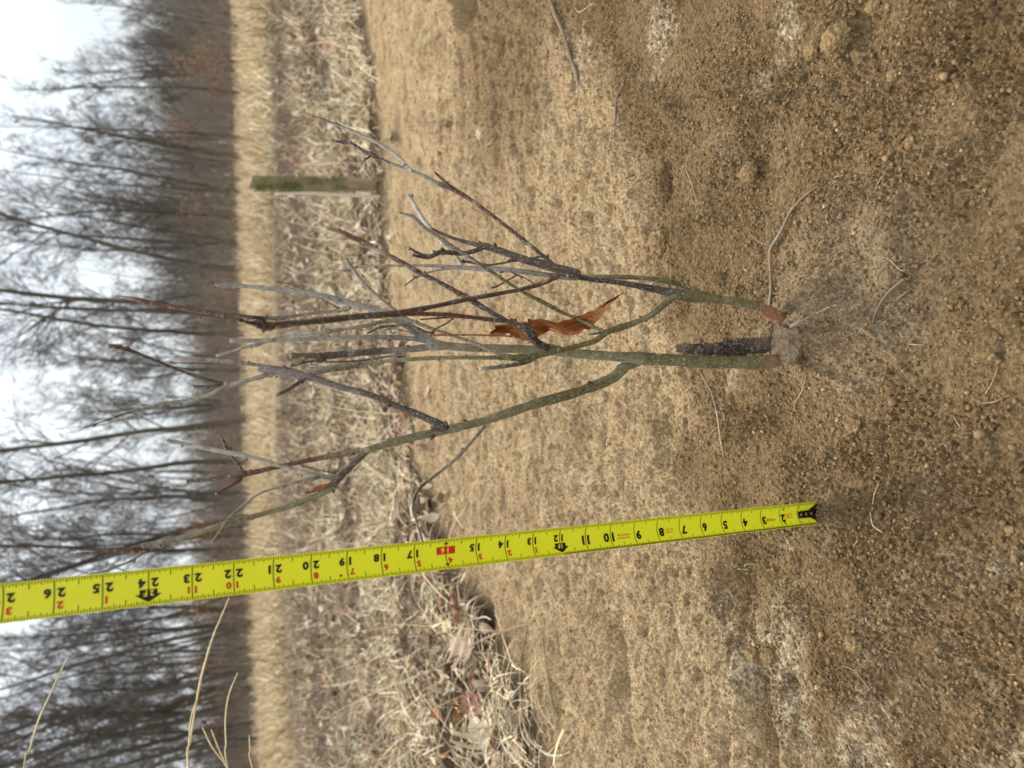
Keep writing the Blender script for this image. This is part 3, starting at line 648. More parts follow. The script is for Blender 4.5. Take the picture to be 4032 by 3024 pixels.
#PART2
# ------------------------------------------------------------------ things lying on the soil
TILE.update({'C': (1344, 0, 1.6458), 'H': (2688, 0, 1.6458), 'G': (1344, 2016, 1.6458), 'I': (2688, 2016, 1.6458), 'E': (0, 2016, 1.6458)})
def on_soil(name, spec, col, label, cat, group=None, lift=.6, rough=.12, sides=7, arch=0.0, parent=None):
    pts = []; t = None
    for tok in spec.split():
        if tok.isalpha(): t = tok; continue
        a, b, wd = (float(q) for q in tok.split(',')); X, Y, k = tile(t, a, b); P = floor_pt(X, Y)
        r = wd/k*.5*(P-CP).dot(FW)/FPX; pts.append([P.x, P.y, P.z+r*lift+.0012, r])
    n0 = len(pts)
    for i in range(n0): pts[i][2] += arch*math.sin(math.pi*i/(n0-1))
    Q = np.array(catmull(pts, 7)); n = len(Q); seedc[0] += 1; f = np.linspace(0, 1, n)
    cc = [np.array(BC[c]) for c in col]; C = [cc[min(int(q*len(cc)), len(cc)-1)] for q in f]
    Vv, Ff, Cc = tube(Q[:, :3], Q[:, 3]*(1+.2*fbm(f*30+seedc[0], f*0, 2.5, 2, 8)), C, sides, rough, seedc[0])
    c0 = Vector(pts[0][:3]); Vv = [np.array(v)-np.array(c0) for v in Vv]
    me = poly_mesh(name, Vv, Ff, Cc)
    if parent: return link(name, me, bk.m, parent, c0-parent.location)
    return tag(link(name, me, bk.m, None, c0), label, cat, group)
BC.update({'f': (.52, .42, .27), 's': (.50, .42, .28), 'n': (.20, .30, .10), 'e': (.60, .55, .45), 'm': (.24, .13, .10)})
on_soil('root', 'D 572,345,20 580,300,22 594,200,22 H 592,1650,22 612,1590,26 650,1530,20 690,1450,20 725,1370,18 790,1290,14 850,1235,10 890,1200,6', 'vmvmm', None, None, parent=sap, arch=.004)
on_soil('root', 'H 600,1595,8 520,1570,7 460,1520,7 430,1450,5', 'm', None, None, parent=sap, arch=.003)
on_soil('root', 'D 575,245,8 640,240,8 690,230,8 720,175,9 760,145,8 810,120,5', 'mv', None, None, parent=sap, arch=.003)
on_soil('root', 'D 1445,148,14 1380,210,16 1330,270,16 1280,350,14 1238,435,10', 'mv', None, None, parent=sap, arch=.003)
on_soil('root', 'D 1165,462,14 1200,490,22 1240,515,22 1280,548,12', 'mom', None, None, parent=sap, arch=.001)
on_soil('root', 'D 1480,220,10 1430,260,22 1395,290,10', 'mm', None, None, parent=sap, arch=.001)
tw_ = on_soil('fallen_twig', 'C 1340,-60,26 1370,0,26 1400,90,28 1460,230,28 1500,370,27 1535,470,27 1555,575,25', 'dmdv', 'purplish brown twig with a pale cut end lying near the dark animal hole', 'twig', lift=1.0)
on_soil('cut_end', 'C 1554,570,26 1556,605,27', 'e', None, None, parent=tw_, lift=1.0)
on_soil('fallen_twig', 'C 495,795,10 540,797,12 600,797,14 650,802,13 690,818,16', 'dkd', 'short dark bent twig on pale dry soil in front of the grass', 'twig', arch=.004)
on_soil('fallen_twig', 'C 1190,800,9 1225,830,10 1258,862,14', 'kd', 'tiny black straight twig on the smooth dry soil above the clod', 'twig')
on_soil('fallen_twig', 'C 635,890,9 632,970,9 640,1085,8', 'dd', 'thin grey stick pressed flat into the dry soil near the stake', 'twig')
on_soil('buried_root', 'C 1850,495,8 1815,580,14 1790,660,18 1783,760,16 1775,900,10', 'mdv', 'wavy reddish root half buried where pale soil meets brown soil', 'root')
on_soil('fallen_twig', 'G 810,985,12 870,905,14 930,845,16 1040,792,18 1160,746,16 1268,703,14', 'ddmm', 'reddish brown twig reaching from the leaf litter onto bare soil', 'twig', lift=2, arch=.02)
on_soil('fallen_twig', 'G 930,985,10 985,915,12 1030,865,12 1075,815,10', 'dk', 'thin dark twig lying across the lobed oak leaf', 'twig', lift=3, arch=.015)
on_soil('fallen_twig', 'G 480,240,10 545,410,14 585,520,16 610,620,15 640,690,10', 'ddd', 'thin dark stem leaning in the litter below the tape', 'twig', lift=4, arch=.05)
on_soil('straw_stalk', 'G 1215,740,9 1195,900,11 1188,1040,12 1200,1200,14 1222,1340,18 1270,1460,20 1340,1535,18 1395,1565,22 1450,1570,16 1500,1548,8', 'bsssee', 'long curved pale stem ending in a broken tip on bare soil', 'stalk', lift=1.5, arch=.01)
on_soil('straw_stalk', 'G 1300,780,5 1320,880,10 1345,1060,11 1375,1250,10 1396,1392,6', 'sse', 'straight pale straw lying on bare soil beside the curved stem', 'stalk', lift=1.5)
fib = [('D 125,755,12 200,880,12 240,1010,13 260,1180,12 275,1310,7', 'bf', 'pale forked rootlet lying below the left stem'), ('D 262,1005,6 280,1060,6 240,1110,6 195,1145,6 165,1195,5', 'f', None),
       ('D 810,765,7 790,870,8 745,950,7 740,990,6 770,1030,5', 'f', 'pale hooked rootlet on brown soil between sapling and tape'), ('D 2050,730,6 2020,830,7 1970,890,5', 'f', None), ('D 2125,900,5 2050,940,7 1950,955,6', 'f', None),
       ('D 1285,1468,8 1262,1540,10 1235,1655,6', 'e', 'white wriggling rootlet on brown soil past the hook of the tape'), ('I 1225,0,8 1255,85,10 1310,135,6', 'e', None), ('I 650,122,6 710,210,8 762,322,6', 'f', 'pale straight straw just below the first inches of the tape'),
       ('I 1115,222,7 1160,175,7 1210,122,6', 'f', None), ('I 555,585,5 600,680,7 616,785,6', 'f', None), ('I 990,990,7 1110,1010,10 1190,1090,10 1232,1165,8', 'b', 'arched tan stem on the grey crusted soil patch'),
       ('I 1198,680,8 1212,705,9 1230,740,6', 'e', None), ('I 1290,855,5 1340,890,8 1405,920,5', 'f', None), ('I 1060,692,4 1100,688,6 1135,680,5', 'f', None), ('I 320,335,6 380,365,9 440,372,9', 'f', 'pale sprouting rootlet with a small green shoot beside the tape'),
       ('I 432,378,8 415,440,7 378,490,5', 'f', None), ('H 1100,672,6 1085,705,7 1074,742,5', 'f', None), ('H 1018,892,5 1045,868,7 1075,862,5', 'f', None), ('H 1045,1138,9 1010,1150,9 982,1172,5', 'f', None), ('H 1370,1085,5 1310,1150,8 1260,1220,6', 'f', None),
       ('H 40,1030,7 35,1090,7 70,1180,7 95,1290,5', 'f', 'long pale thread of root on the pale patch right of the sapling'), ('D 1250,5,6 1340,15,8 1400,65,9 1440,95,10 1480,85,9 1510,145,6', 'f', 'kinked pale root thread right of the sapling base'), ('D 1480,570,9 1530,574,8 1575,577,6', 'f', None), ('D 1408,490,7 1435,525,8', 'f', None),
       ('D 400,70,5 425,95,7 438,75,5', 'e', None), ('C 1520,50,6 1560,80,8 1640,20,7', 'f', None), ('C 1010,870,6 985,920,8 935,950,6', 'f', None), ('I 1600,1140,6 1580,1110,9 1560,1095,5', 'f', None), ('I 1880,1520,6 1930,1550,8', 'e', None),
       ('C 680,400,5 720,420,7 735,450,5', 'f', None), ('C 440,75,5 430,130,7', 'f', None), ('D 1760,1030,5 1800,1080,7 1855,1170,5', 'f', None), ('I 1970,800,5 2025,840,7', 'f', None), ('I 2060,1050,5 2170,1052,8', 'f', None)]
for sp_, c_, lb in fib:
    on_soil('root_fibre', sp_, c_, lb or 'short pale root fibre lying on the loose brown soil', 'root fibre', 'pale root fibres scattered on the soil', lift=.9, sides=5, arch=.002)
on_soil('green_sprout', 'I 436,376,8 440,345,9 460,332,9 485,338,6', 'n', 'curled green sprout beside the pale rootlet', 'sprout', arch=.008)
on_soil('green_sprout', 'H 640,765,7 652,810,10 668,852,9', 'n', 'single green seedling blade lying on the brown soil', 'sprout', arch=.003)
on_soil('grass_blade', 'H 1815,-20,16 1800,40,14 1775,85,7', 'n', 'green grass blade entering from the right edge near the camera', 'grass blade', arch=.01)
# clods and pebbles
from mathutils import noise as mn
cm = M('clod_soil', .95, .1); k1 = cm.noise(330, 4, .7); k2 = cm.noise(40, 3)
cc = cm.mix(cm.ramp(k2, .3, .7), (.185, .122, .060), (.285, .195, .102)); cc = cm.mix(.8, cc, cm.mix(cm.ramp(k1, .3, .7), (.45, .43, .41), (1.45, 1.42, 1.36)), 'MULTIPLY')
cm.color(cc).bump(cm.noise(900, 3), .6, .001)
st = M('pebble', .6, .3); st.color(st.mix(st.ramp(st.noise(200, 4), .3, .7), (.30, .21, .13), (.46, .34, .22)))
def clod(spec, label, mat=cm.m, name='soil_clod', cat='clod', group='clods of soil lying on the ground', flat=.72, amp=1.0):
    t, a, b, r = spec; X, Y, k = tile(t, a, b); P = floor_pt(X, Y); R = r/k*(P-CP).dot(FW)/FPX
    bm = bmesh.new(); bmesh.ops.create_icosphere(bm, subdivisions=5 if R > .006 else 3, radius=1); o_ = Vector((a, b, r))*.37
    for v in bm.verts:
        d = v.co.copy(); e = .30*mn.noise(d*1.5+o_)+.20*mn.noise(d*3.5+o_)+amp*(.13*mn.noise(d*8+o_)+.11*mn.noise(d*17+o_)+.08*mn.noise(d*33+o_))
        v.co = d*(1+e)*R; v.co.z *= flat
    me = bpy.data.meshes.new(name); bm.to_mesh(me); bm.free()
    for p in me.polygons: p.use_smooth = True
    return tag(link(name, me, mat, None, P+Vector((0, 0, R*flat*.36))), label, cat, group)
clod(('H', 1010, 262, 95), 'largest round clod, on the loose brown soil at the right')
clod(('H', 855, 320, 58), 'round clod beside the largest clod, the side nearer the sapling')
clod(('H', 800, 180, 34), 'small clod behind the pair of big round clods')
clod(('H', 1250, 40, 50), 'crumbly clod at the right edge of the picture near the largest clod')
clod(('H', 440, 1115, 62), 'half buried clod with a hollow behind it right of the reddish root')
clod(('D', 1115, 1100, 52), 'flattened clod on brown soil between sapling base and tape hook')
clod(('I', 455, 915, 46), 'dark clod on the grey crust, the one nearer the grass of the two')
clod(('I', 565, 930, 50), 'dark clod on the grey crust, the one nearer the camera of the two')
clod(('I', 1120, 860, 56), 'rough clod between grey crust and brown soil')
clod(('C', 2080, 1565, 78), 'broad clod on brown soil behind the right stem')
clod(('H', 1480, 925, 45), 'smooth pale clod among loose crumbs at the right front')
clod(('H', 1370, 485, 42), 'low clod on the right front soil between two darker crumbly strips')
clod(('I', 2130, 120, 34), 'pale clod at the very front below the tape hook')
clod(('I', 150, 430, 52), 'grey crumbly clod on the crust edge left of the tape')
clod(('C', 920, 862, 42), 'grey half buried stone on the dry soil left of the hole', st.m, 'stone', 'stone', None, .8, .3)
clod(('I', 842, 838, 17), 'small orange pebble on the edge of the grey crust', st.m, 'pebble', 'pebble', None, .8, .3)
clod(('H', 1838, 316, 13), 'small white pebble on the right front soil', st.m, 'pebble', 'pebble', None, .8, .3)
# loose crumbs: thousands of little lumps
rng = np.random.default_rng(3)
bm = bmesh.new(); bmesh.ops.create_icosphere(bm, subdivisions=1, radius=1); IV = np.array([v.co for v in bm.verts]); IF = np.array([[v.index for v in f.verts] for f in bm.faces]); bm.free()
nC = 26000
r_ = np.sqrt(rng.uniform(.30**2, 1.7**2, nC*3)); t_ = np.radians(rng.uniform(-46, 46, nC*3)); cx, cy = r_*np.sin(t_), r_*np.cos(t_)
w_ = loose_mask(cx, cy)*.9+.10; w_ = w_*(y*0+1 if False else (fbm(cx, cy, .06, 3, 55) > -.12)*.8+.2)*(cy < grass_edge(cx)-.05)
k_ = rng.random(nC*3) < w_/np.maximum(.35, r_); cx, cy = cx[k_][:nC], cy[k_][:nC]; n_ = len(cx)
cz = height(cx, cy); cs = .0008+.0016*rng.random(n_)**3+(rng.random(n_) < .006)*.002
J = IV[None]*(1+.9*(rng.random((n_, len(IV), 1))-.5))*cs[:, None, None]*np.array([1, 1, .85]) + np.stack([cx, cy, cz+cs*.35], 1)[:, None]
Fi = (IF[None]+(np.arange(n_)*len(IV))[:, None, None]).reshape(-1, 3)
tn_ = (rng.random((n_, 1))**1.3); cl = np.array([.13, .080, .038])*(1-tn_)+np.array([.25, .165, .082])*tn_; od = rng.random(n_) < .012; cl[od] = np.array([.40, .27, .13])
me = np_mesh('soil_crumbs', J.reshape(-1, 3), Fi, np.repeat(cl, len(IV), 0), smooth=True)
tag(link('soil_crumbs', me, tint.m), 'loose brown soil crumbs scattered over the bare ground', 'soil', None, 'stuff')

# ------------------------------------------------------------------ dry grass and litter
gm = M('dry_grass', .75, .25); gm.color(gm.attr('tint'))
STRAW = np.array([[.70, .56, .34], [.54, .41, .235], [.36, .245, .135], [.82, .71, .49], [.30, .20, .11], [.24, .14, .085], [.34, .29, .20]])
def ribbons(px, py, pz, ln_, wd, head, pitch, bend, col, segs=4, twist=None):
    n = len(px); t = np.linspace(0, 1, segs+1)
    P = np.zeros((n, segs+1, 3)); P[:, 0] = np.stack([px, py, pz], 1); ang = pitch.copy(); hd = head.copy(); tw2 = twist if twist is not None else np.zeros(n)
    for i in range(segs):
        st_ = ln_/segs; P[:, i+1] = P[:, i]+np.stack([np.cos(ang)*np.cos(hd)*st_, np.cos(ang)*np.sin(hd)*st_, np.sin(ang)*st_], 1); ang = ang-bend/segs; hd = hd+tw2/segs
    S = np.stack([-np.sin(head), np.cos(head), np.zeros(n)], 1)+rng.normal(0, .35, (n, 3)); S /= np.linalg.norm(S, axis=1)[:, None]
    wv = wd[:, None]*(1-t[None]**2*.85)*.5
    A = P+S[:, None]*wv[..., None]; B = P-S[:, None]*wv[..., None]
    V = np.stack([A, B], 2).reshape(n, -1, 3); k = np.arange(segs)*2; f = np.stack([k, k+1, k+3, k+2], 1)
    F = (f[None]+(np.arange(n)*(segs+1)*2)[:, None, None]).reshape(-1, 4)
    return V.reshape(-1, 3), F, np.repeat(col, (segs+1)*2, 0)
def join(parts):
    V, F, C = [], [], []; o = 0
    for v, f, c in parts: V.append(v); F.append(f+o); C.append(c); o += len(v)
    return np.vstack(V), np.vstack(F), np.vstack(C)
def scatter(n, r0, r1, half=50, keep=None):
    r = np.exp(rng.uniform(math.log(r0), math.log(r1), n)); t = np.radians(rng.uniform(-half, half, n)); X, Y = r*np.sin(t), r*np.cos(t)
    e_ = Y-grass_edge(X)-.10*fbm(X, Y, .2, 3, 77); k = (e_ > .02) | ((e_ > -.35) & (rng.random(n) < .30*np.exp(e_*9))) 
    if keep is not None: k &= rng.random(n) < keep(X, Y)
    return X[k], Y[k]
def pal(n, wts): return STRAW[rng.choice(len(STRAW), n, p=np.array(wts)/sum(wts))]*rng.uniform(.40, 1.35, (n, 1))
parts = []
X, Y = scatter(80000, 1.0, 5.0, 48, lambda X, Y: .12+.88*(fbm(X, Y, .13, 4, 18) > .06)); n = len(X)          # matted straw
parts.append(ribbons(X, Y, height(X, Y, False)+rng.uniform(0, .035, n), rng.uniform(.03, .15, n), rng.uniform(.0010, .0030, n), rng.uniform(0, 6.28, n), rng.uniform(-.15, .75, n), rng.uniform(.2, 1.6, n), pal(n, [5, 4, 2, 3, 1, 1, 1]), 4, rng.normal(0, .9, n)))
X, Y = scatter(3500, 1.1, 5.0, 48, lambda X, Y: .15+.85*(fbm(X, Y, .3, 3, 28) > .05)); n = len(X)              # curled wide blades
parts.append(ribbons(X, Y, height(X, Y, False)+rng.uniform(0, .03, n), rng.uniform(.07, .20, n), rng.uniform(.0025, .0055, n), rng.uniform(0, 6.28, n), rng.uniform(0, .9, n), rng.uniform(.6, 2.6, n), pal(n, [3, 2, 1, 4, .3, .2, 1]), 7, rng.normal(0, 1.2, n)))
X, Y = scatter(16000, 2.6, 4.6, 46, lambda X, Y: 1.0*(fbm(X, Y, .35, 3, 48) > .02)); n = len(X)               # pale tufts behind the soil's edge
parts.append(ribbons(X, Y, height(X, Y, False), rng.uniform(.06, .20, n), rng.uniform(.002, .004, n), rng.uniform(0, 6.28, n), rng.uniform(.3, 1.4, n), rng.uniform(.4, 1.8, n), pal(n, [4, 2, 1, 4, .3, .2, 1]), 4))
X, Y = scatter(900, 1.6, 9.0, 46); n = len(X)                                                                 # upright thin stalks
parts.append(ribbons(X, Y, height(X, Y, False), rng.uniform(.15, .50, n), rng.uniform(.002, .0035, n), rng.uniform(0, 6.28, n), rng.uniform(.5, 1.5, n), rng.uniform(-.2, 1.2, n), pal(n, [4, 3, 2, 2, 1, 2, 1]), 5))
V, F, C = join(parts); me = np_mesh('dry_grass', V, F, C)
tag(link('dry_grass', me, gm.m), 'matted dry straw coloured grass beyond the bare soil', 'grass', None, 'stuff')
parts = []
X, Y = scatter(26000, 4.6, 12, 42, lambda X, Y: .12+.88*(fbm(X, Y, .5, 4, 68) > .02)); n = len(X)
parts.append(ribbons(X, Y, height(X, Y, False), rng.uniform(.06, .22, n), rng.uniform(.003, .007, n), rng.uniform(0, 6.28, n), rng.uniform(.1, 1.3, n), rng.uniform(.3, 1.6, n), pal(n, [3, 3, 3, 2, 2, 2, 3]), 3))
X, Y = scatter(60000, 10, 25, 40, lambda X, Y: .5+.5*(fbm(X, Y, 1.5, 3, 38) > -.1)); n = len(X)
parts.append(ribbons(X, Y, height(X, Y, False), rng.uniform(.10, .34, n)*(1+1.0*np.maximum(0, fbm(X, Y, 1.2, 3, 39))*2), rng.uniform(.006, .014, n), rng.uniform(0, 6.28, n), rng.uniform(.3, 1.5, n), rng.uniform(.3, 1.4, n), pal(n, [5, 5, 3, 2, .5, .3, 1]), 3))
V, F, C = join(parts); me = np_mesh('field_grass', V, F, C)
tag(link('field_grass', me, gm.m), 'dead straw coloured grass of the field reaching to the wood', 'grass', None, 'stuff')
# leaf litter: curled scraps
def scraps(n, r0, r1, smin, smax, colors, wts):
    X, Y = scatter(n, r0, r1, 48, lambda X, Y: .25+.75*(fbm(X, Y, .25, 3, 58) > -.05)*(X < 1.2+9*(Y > 3))); n = len(X)
    u = np.linspace(-1, 1, 5); U, W_ = np.meshgrid(u, np.linspace(-1, 1, 4), indexing='ij')
    wdt = np.sqrt(np.maximum(0, 1-.93*U**2))*(.45+.12*np.cos(U*9))
    L_ = np.stack([U, W_*wdt, 0*U], -1).reshape(1, -1, 3).repeat(n, 0); s_ = rng.uniform(smin, smax, n)
    L_[..., 2] = rng.uniform(-.9, 1.2, (n, 1))*(L_[..., 1]**2)*1.6+rng.uniform(-.5, .5, (n, 1))*(L_[..., 0]**2)+rng.normal(0, .05, L_.shape[:2])
    a = rng.uniform(0, 6.28, n); b = rng.normal(0, .55, n); c = rng.normal(0, .5, n)
    def rot(P, ax, an):
        i, j = [(1, 2), (2, 0), (0, 1)][ax]; ca, sa = np.cos(an)[:, None], np.sin(an)[:, None]; Q = P.copy(); Q[..., i] = P[..., i]*ca-P[..., j]*sa; Q[..., j] = P[..., i]*sa+P[..., j]*ca; return Q
    L_ = rot(rot(rot(L_, 0, b), 1, c), 2, a)*s_[:, None, None]*.5
    L_ += np.stack([X, Y, height(X, Y, False)+s_*.16+rng.uniform(0, .015, n)], 1)[:, None]
    k = [(i*4+j, i*4+j+1, (i+1)*4+j+1, (i+1)*4+j) for i in range(4) for j in range(3)]
    F = (np.array(k)[None]+(np.arange(n)*20)[:, None, None]).reshape(-1, 4)
    col = np.array(colors)[rng.choice(len(colors), n, p=np.array(wts)/sum(wts))]*rng.uniform(.75, 1.2, (n, 1))
    return L_.reshape(-1, 3), F, np.repeat(col, 20, 0)
V, F, C = join([scraps(4600, 1.0, 4.2, .012, .06, [(.42, .31, .19), (.52, .42, .29), (.26, .12, .07), (.33, .21, .15), (.20, .11, .08), (.36, .15, .06)], [4, 4, 2, 3, 2, 1]),
                scraps(1500, 3.0, 9, .03, .09, [(.42, .31, .19), (.55, .46, .34), (.26, .12, .07), (.33, .22, .17)], [3, 2, 2, 3])])
me = np_mesh('leaf_litter', V, F, C)
tag(link('leaf_litter', me, gm.m), 'curled tan and brown dead leaves mixed into the dry grass', 'leaf litter', None, 'stuff')
# single fallen oak leaves that can be told apart
OAK = [(0, .0), (.10, .05), (.16, .20), (.24, .28), (.30, .10), (.38, .12), (.44, .36), (.54, .40), (.56, .13), (.66, .14), (.72, .33), (.82, .30), (.80, .12), (.90, .13), (1.0, 0)]
def oak_leaf(px, py, size, head, tilt, col, label, lift=.02, curl=.5):
    P = on_ground(*disp(px, py)); P.z = hz(P.x, P.y)+lift; rg = random.Random(int(px*7+py)); V, F = [], []; nn = 5
    O = resample(OAK, 44)
    for i, (u, wd) in enumerate(O):
        sp = u
        for j in range(-nn, nn+1):
            v = wd*j/nn; V.append(Vector(((sp-.5), v, curl*(v*v*1.6)+curl*.5*(sp-.5)**2+.02*math.sin(sp*17+v*9))))
    for i in range(43):
        for j in range(2*nn): a = i*(2*nn+1)+j; F.append((a, a+1, a+2*nn+2, a+2*nn+1))
    R = Matrix.Rotation(head, 3, 'Z') @ Matrix.Rotation(tilt, 3, 'X') @ Matrix.Rotation(rg.uniform(-.35, .35), 3, 'Y')
    V = [R @ (v*size) for v in V]
    me = np_mesh('oak_leaf', [tuple(v) for v in V], F, np.array([np.array(col)*(.85+.3*rg.random()) for _ in V]))
    o = tag(link('oak_leaf', me, gm.m, None, P), label, 'leaf', 'single dead oak leaves by the soil edge'); md = o.modifiers.new('thickness', 'SOLIDIFY'); md.thickness = .0004
oak_leaf(1045, 1388, .145, 1.9, .5, (.36, .26, .19), 'greyish tan lobed oak leaf on the litter edge under a dark twig', .035, .35)
oak_leaf(1035, 1305, .09, .6, -.6, (.36, .20, .16), 'pinkish brown oak leaf standing at the soil edge below the tape', .03)
oak_leaf(1020, 1530, .08, 2.6, .3, (.44, .22, .07), 'small orange brown curled leaf at the left of the litter', .02, 1.2)
oak_leaf(1060, 1510, .07, .2, .5, (.27, .12, .09), 'small dark red leaf on dark twigs at the left litter edge', .02, .8)
oak_leaf(1000, 1455, .10, 1.2, -.4, (.50, .40, .26), 'pale tan leaf behind the lobed oak leaf', .03, .9)
oak_leaf(910, 1230, .08, 2.0, .6, (.30, .11, .05), 'red brown leaf touching the right edge of the tape', .03, .6)
oak_leaf(1085, 1455, .07, 2.9, .2, (.33, .17, .12), 'brown leaf half hidden under the reddish twig end', .015, .7)
oak_leaf(938, 845, .05, .5, .2, (.50, .28, .22), 'tiny pink leaf on bare soil at the grass edge behind the sapling', .008, .5)
oak_leaf(875, 300, .07, 1.0, .4, (.17, .12, .08), 'dark curled leaf on dry soil in front of the grass at the right', .012, 1.2)
oak_leaf(735, 100, .09, .3, .5, (.30, .13, .05), 'rust brown leaf in the grass at the right edge', .03, .7)
oak_leaf(1080, 1600, .14, 1.45, .9, (.60, .52, .36), 'long pale folded husk at the far left litter edge', .02, 2.2)
# tall dry grass stalks at the left edge
def stalk(spec, y0, y1, foot, label, wd=1.0):
    pts = []
    toks = spec.split()[1:]
    for i, tok in enumerate(toks):
        a, b, w0 = (float(q) for q in tok.split(',')); X, Y, k = tile(spec.split()[0], a, b); yy = y0+(y1-y0)*i/(len(toks)-1); v = at_y(X, Y, yy); pts.append((v.x, v.y, v.z, w0/k*.5*(v-CP).dot(FW)/FPX))
    fx, fy = foot; e = Vector(pts[-1][:3]); e0 = Vector(pts[-2][:3]); d = (e-e0).normalized()*.22; d.z -= .03
    pts.append((e.x+d.x, fy, e.z+d.z, pts[-1][3]*1.1)); pts.append((fx*.5+e.x*.5+d.x-.2, fy, (e.z+d.z)*.62, pts[-1][3]*1.1)); fx = pts[-1][0]-.22; pts.append((fx, fy, hz(fx, fy)-.01, pts[-1][3]*1.2))
    Q = np.array(catmull(pts, 8)); Vv, Ff, Cc = tube(Q[:, :3], Q[:, 3], [np.array((.62, .52, .30))*(.85+.3*random.Random(i).random()) for i in range(len(Q))], 5, .1, len(Q))
    o0 = np.array([fx, fy, hz(fx, fy)]); me = poly_mesh('dry_grass_stalk', [np.array(v)-o0 for v in Vv], Ff, Cc)
    return tag(link('dry_grass_stalk', me, gm.m, None, tuple(o0)), label, 'grass stalk', 'tall dry grass stalks at the left')
stalk('E 1485,555,8 1430,690,11 1380,810,13 1310,1050,15 1265,1280,13 1235,1480,12 1218,1659,12', 1.25, 1.2, (-.86, 1.16), 'tallest pale grass stalk whose tip touches the left edge of the tape')
stalk('E 1275,1210,7 1240,1330,10 1225,1500,11 1220,1659,11', 1.21, 1.19, (-.85, 1.14), 'short blade beside the tallest grass stalk')
stalk('E 435,942,6 385,1050,10 340,1150,11 250,1350,13 190,1550,12 155,1659,11', 1.05, 1.0, (-.75, .98), 'pale grass stalk high up against the bare trees, nearest the sky')
stalk('E 1540,1043,6 1485,1180,10 1462,1330,10 1465,1500,10 1478,1659,10', 1.2, 1.2, (-.80, 1.2), 'bowed grass stalk in front of the wood just above the field')
stalk('E 1310,1393,9 1380,1530,10 1475,1650,9 1500,1690,9', 1.2, 1.2, (-.79, 1.2), 'slanting grass stalk, the longer of the crossed pair')
stalk('E 1370,1410,8 1420,1540,9 1475,1650,8 1495,1690,8', 1.22, 1.22, (-.785, 1.21), 'slanting grass stalk, the shorter of the crossed pair')
stalk('E 1615,1448,7 1622,1550,8 1635,1659,9', 1.22, 1.22, (-.77, 1.22), 'lowest short grass stalk, just below the bowed stalk')

# ------------------------------------------------------------------ mossy stake and the pale stick beside it
SP = floor_pt(*disp(824, 400)); SP.z = hz(SP.x, SP.y)
stk = empty('stake', SP, 'short square wooden stake green with moss at the edge of the grass', 'stake')
wm = M('stake_wood', .9, .15); q1 = wm.noise(30, 5, .6, (1, 1, .12)); q2 = wm.noise(14, 4)
wm.color(wm.mix(wm.ramp(q2, .45, .6), wm.mix(wm.ramp(q1, .3, .7), (.16, .115, .075), (.36, .27, .19)), (.16, .16, .07))).bump(q1, .6, .004)
topP = at_y(*disp(548, 398), SP.y); ax = topP-SP; Hs = ax.length; ax.normalize(); sxv = Vector((1, 0, 0)); sxv = (sxv-ax*sxv.dot(ax)).normalized(); syv = ax.cross(sxv)
bm = bmesh.new(); bmesh.ops.create_cube(bm, size=1); bmesh.ops.subdivide_edges(bm, edges=bm.edges[:], cuts=14, use_grid_fill=True)
HW = .023
for v in bm.verts:
    a, b, c = v.co*2; q = max(abs(a), abs(b)); k = 1/max(1, (abs(a)**6+abs(b)**6)**(1/6)) if q > .8 else 1
    p = sxv*(a*k*HW)+syv*(b*k*HW)+ax*((c+1)/2*(Hs+.06)-.06-(.010*(a+b) if c > .99 else 0)); d = mn.noise(p*22)*.006+mn.noise(p*80)*.0025
    v.co = p+(sxv*a+syv*b)*d
me = bpy.data.meshes.new('post'); bm.to_mesh(me); bm.free()
for p in me.polygons: p.use_smooth = True
link('post', me, wm.m, stk, (0, 0, 0))
MV, MC = [], []; rgm = random.Random(8); cl_ = [(rgm.uniform(-1, 1), rgm.uniform(.12, 1)) for _ in range(26)]; mF = []
for i in range(1700):
    a, h = cl_[rgm.randrange(26)]; a += rgm.gauss(0, .3); h += rgm.gauss(0, .05)
    if not -1 < a < 1 or not .08 < h < 1.0: continue
    sd_ = rgm.random()
    p = ax*(h*Hs)+(sxv*(a*HW)-syv*HW*1.02 if sd_ < .6 else (-sxv*HW*1.02+syv*(a*HW) if sd_ < .85 else sxv*HW*1.02+syv*(a*HW)))
    e = Vector((rgm.gauss(0, 1), rgm.gauss(0, 1)-.6, rgm.gauss(0, 1))).normalized()*rgm.uniform(.003, .007); f = e.orthogonal().normalized()*.0022; k = len(MV)
    MV += [p-f, p+f, p+e+f*.5, p+e-f*.5]; mF.append((k, k+1, k+2, k+3)); c = rgm.random(); MC += [np.array((.070, .085, .030))*(1-c)+np.array((.24, .27, .11))*c]*4
link('moss', np_mesh('moss', [tuple(v) for v in MV], mF, np.array(MC)), gm.m, stk, (0, 0, 0))
A_ = at_y(*disp(738, 421), SP.y-.06); B_ = at_y(*disp(594, 419), SP.y-.06); ft = Vector((A_.x+.004, A_.y, hz(A_.x, A_.y)-.01))
Q = catmull([tuple(ft), tuple(A_), tuple(A_.lerp(B_, .5)+Vector((.004, 0, 0))), tuple(B_)], 6); Vv, Ff, Cc = tube(Q, list(np.linspace(.007, .0045, len(Q))), [np.array((.52, .44, .36))]*len(Q), 6, .15, 4)
tag(link('straw_stalk', poly_mesh('straw_stalk', [np.array(v)-np.array(ft) for v in Vv], Ff, Cc), gm.m, None, ft), 'pale bare stem standing upright just left of the mossy stake', 'stalk')

